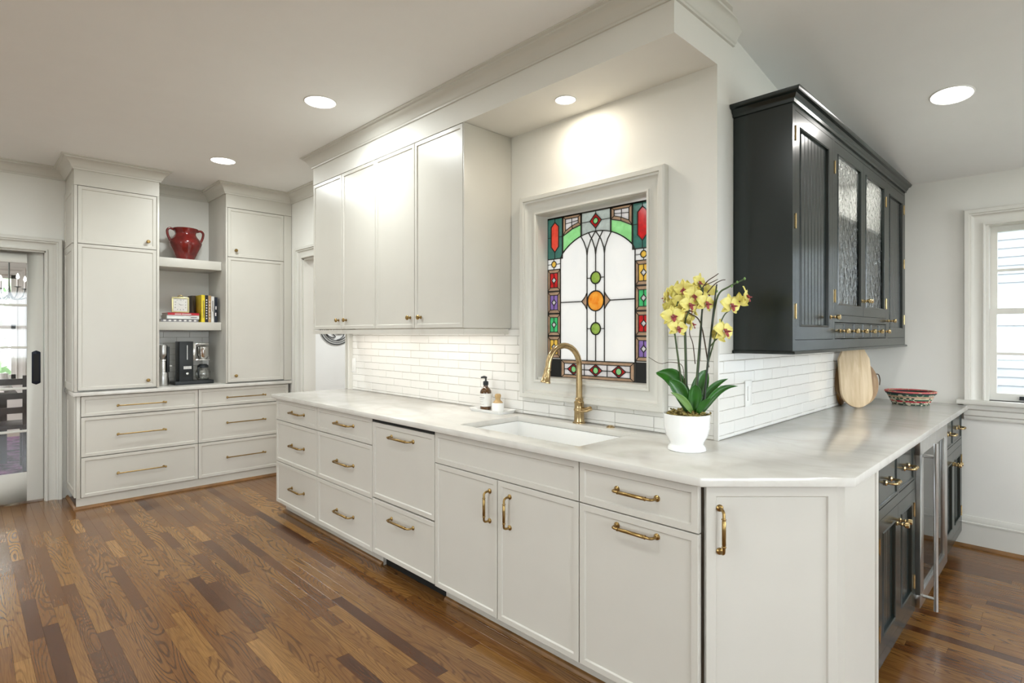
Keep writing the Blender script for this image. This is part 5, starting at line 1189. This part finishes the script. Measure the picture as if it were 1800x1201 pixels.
fmm = MB()
for z0, z1 in ((0.74, 0.80), (1.44, 1.50), (2.15, 2.2)): fmm.box(XD - .07, XD - .03, -0.62, 0.52, z0, z1)
for y0, y1 in ((-.62, -.57), (.47, .52)): fmm.box(XD - .07, XD - .03, y0, y1, 0.74, 2.2)
fmm.build('sash', M['trim'], wd_)
for z in (1.12, 1.82): box(XD - .06, XD - .04, -0.57, 0.47, z - .01, z + .01).build('muntin', M['trim'], wd_)
box(XD - .06, XD - .04, -.06, -.04, 0.8, 2.15).build('muntin', M['trim'], wd_)
for a, b in ((0.80, 1.44), (1.50, 2.15)): box(XD - .053, XD - .049, -0.57, 0.47, a, b).build('pane', M['glass'], wd_)
tag(box(-9.9, -6.9, -1.6, 1.3, 0.001, 0.010).build('rug', M['purple']), 'purple patterned rug under the dining table', 'rug')
t = thing('dining_table', 'dark dining table with a painted pale sheen behind the pocket door', 'table', (-8.55, -0.12, 0.0105))
box(-0.75, 0.75, -0.52, 0.52, 0.715, 0.745).build('table_top', M['ebony'], t, bevel=0.004); box(-0.66, 0.66, -0.44, 0.44, 0.62, 0.715).build('apron', M['ebony'], t)
for sx in (-1, 1):
    for sy in (-1, 1): box(sx * 0.62 - .04, sx * 0.62 + .04, sy * 0.40 - .04, sy * 0.40 + .04, 0, 0.62).build('leg', M['ebony'], t)
tag(box(-9.2, -7.9, -0.55, 0.30, 0.7557, 0.7590).build('painted_table_sheen', M['table_sheen']), 'pale sheet for light reflected by the dark dining table', 'sheen')  # thin pale sheet painting the reflected light on the table top
def chair(label, x, y, rz):
    t = thing('dining_chair', label, 'chair', (x, y, 0.0105), rz, 'dining chairs')
    box(-.22, .22, -.22, .22, .43, .47).build('seat', M['ebony'], t, bevel=0.006)
    for sx in (-1, 1):
        box(sx * .19 - .02, sx * .19 + .02, -.21, -.17, 0, .43).build('leg', M['ebony'], t); box(sx * .19 - .02, sx * .19 + .02, .17, .21, 0, .95).build('leg', M['ebony'], t)
    for z in (.58, .72, .86): box(-.17, .17, .18, .20, z, z + .06).build('back_slat', M['ebony'], t)
chair('dark dining chair turned to the table end near the pocket door', -7.50, 0.24, R(-90))
chair('dark dining chair at the far side of the table by the window', -8.9, 0.72, 0)
t = thing('vase', 'small white vase on the dining table', 'vase', (-8.15, 0.30, 0.7556))
MB().lathe([(0.035, 0), (0.05, 0.03), (0.055, 0.10), (0.035, 0.16), (0.045, 0.19), (0.04, 0.19), (0.03, 0.16), (0, 0.02)], 24).build('vase_body', M['porcelain'], t, smooth=True)
cc_ = at(16, 505, 6.5)
t = thing('chandelier', 'slim metal candle chandelier hanging in the dining room', 'chandelier', (cc_.x, cc_.y, 2.70))
zc_ = cc_.z - 2.70
mt_ch = simple('pewter', (0.16, 0.18, 0.17), 0.4, 0.8, var=0.2)
MB().lathe([(0.05, 0), (0.05, -0.01), (0.012, -0.03), (0.006, -0.04)], 16).build('canopy', mt_ch, t, smooth=True)
MB().tube([(0, 0, -0.04), (0, 0, zc_ - 0.10)], 0.007, 8).build('rod', mt_ch, t, smooth=True)
MB().lathe([(0, zc_ - .14), (0.02, zc_ - .12), (0.03, zc_ - .09), (0.015, zc_ - .05), (0.008, zc_ + .02)], 16).build('hub', mt_ch, t, smooth=True)
for k in range(6):
    a = k * math.pi / 3 + 0.3; ex, ey = math.cos(a), math.sin(a)
    ar = MB().tube(curve([(ex * .01, ey * .01, zc_ - .09), (ex * .08, ey * .08, zc_ - .14), (ex * .18, ey * .18, zc_ - .10), (ex * .22, ey * .22, zc_ - .01)]), 0.006, 7).lathe([(0.004, zc_ - .015), (0.038, zc_ - .002), (0.030, zc_), (0.009, zc_ - .002)], 14, Matrix.Translation((ex * .22, ey * .22, 0)))
    ao = ar.build('arm', mt_ch, t, smooth=True)
    MB().lathe([(0.0105, zc_), (0.0105, zc_ + .085), (0, zc_ + .086)], 12, Matrix.Translation((ex * .22, ey * .22, 0))).build('candle', M['plastic_white'], ao, smooth=True)
    MB().lathe([(0.006, zc_ + .086), (0.016, zc_ + .105), (0.012, zc_ + .13), (0, zc_ + .155)], 12, Matrix.Translation((ex * .22, ey * .22, 0))).build('bulb', M['bulb'], ao, smooth=True)

# ------------------------------------------------------------------ outdoors
struct(box(-40, 40, -40, 40, -0.40, -0.30).build('ground', M['grass']), 'lawn around the house')
t = thing('neighbour_house', 'pale neighbouring house seen through the sash window', 'house', (3.0, 13.0, -0.30))
box(-6.5, 5.0, 0, 5, 0, 5.4).build('house_wall', M['siding'], t)
for k in range(34): box(-6.52, 5.02, -0.02, 0.0, 0.15 * k + 0.02, 0.15 * k + 0.135).build('siding_board', M['siding'], t)
MB().prism([(-0.6, 5.2), (5.6, 5.2), (2.5, 8.0)], lambda p, q, h: (h, p, q), -7.0, 5.5).build('roof', M['slate'], t)
def hwin(x, z, w_, h_):
    f = MB().box(x - w_ / 2 - .09, x + w_ / 2 + .09, -0.06, 0.0, z - .09, z).box(x - w_ / 2 - .09, x + w_ / 2 + .09, -0.06, 0, z + h_, z + h_ + .09).box(x - w_ / 2 - .09, x - w_ / 2, -0.06, 0, z, z + h_).box(x + w_ / 2, x + w_ / 2 + .09, -0.06, 0, z, z + h_).build('window', M['trim'], t)
    box(x - w_ / 2, x + w_ / 2, -0.035, -0.03, z, z + h_).build('pane', simple('far_pane', (0.05, 0.06, 0.08), 0.15), f)
    g_ = MB()
    for k in (1, 2): g_.box(x - w_ / 2 + w_ * k / 3 - .015, x - w_ / 2 + w_ * k / 3 + .015, -0.045, -0.035, z, z + h_)
    for k in (1, 2, 3): g_.box(x - w_ / 2, x + w_ / 2, -0.045, -0.035, z + h_ * k / 4 - .015, z + h_ * k / 4 + .015)
    g_.build('grid', M['trim'], f)
for x, z in ((-4.6, 0.5), (-2.9, 0.5), (-0.6, 0.5), (-4.6, 3.0), (-2.9, 3.0), (-0.6, 3.0)): hwin(x, z, 0.95, 1.5)
def tree(name, label, loc_, h_, r_, seed, nleaf):
    rn = random.Random(seed); t = thing(name, label, 'tree', loc_, 0, 'garden trees outside the dining room')
    MB().tube([(0, 0, 0), (0.05, 0, h_ * .3), (0, 0.05, h_ * .7)], [0.12, 0.09, 0.04], 8).build('trunk', M['twig'], t, smooth=True)
    m_ = MB()
    for i in range(nleaf):
        v_ = Vector((rn.gauss(0, 1), rn.gauss(0, 1), rn.gauss(0, 1))).normalized() * r_ * rn.random() ** 0.4; c_ = v_ + Vector((0, 0, h_ * .6)); c_.z = max(0.3, c_.z)
        a_ = Vector((rn.gauss(0, 1), rn.gauss(0, 1), rn.gauss(0, 1))).normalized(); b_ = a_.cross(Vector((rn.random(), rn.random(), 1))).normalized(); s_ = 0.16
        m_.add([c_ - a_ * s_, c_ + b_ * s_ * .5, c_ + a_ * s_, c_ - b_ * s_ * .5], [(0, 1, 2, 3)])
    o_ = m_.build('foliage', M['leafgreen'], t); o_['kind'] = 'stuff'
tree('garden_tree', 'round green tree straight outside the dining room window', (-15.5, 0.4, -0.3), 3.4, 1.9, 1, 900)
tree('garden_tree', 'wider green tree further behind the dining room window', (-21.0, -5.6, -0.3), 4.6, 2.6, 2, 900)
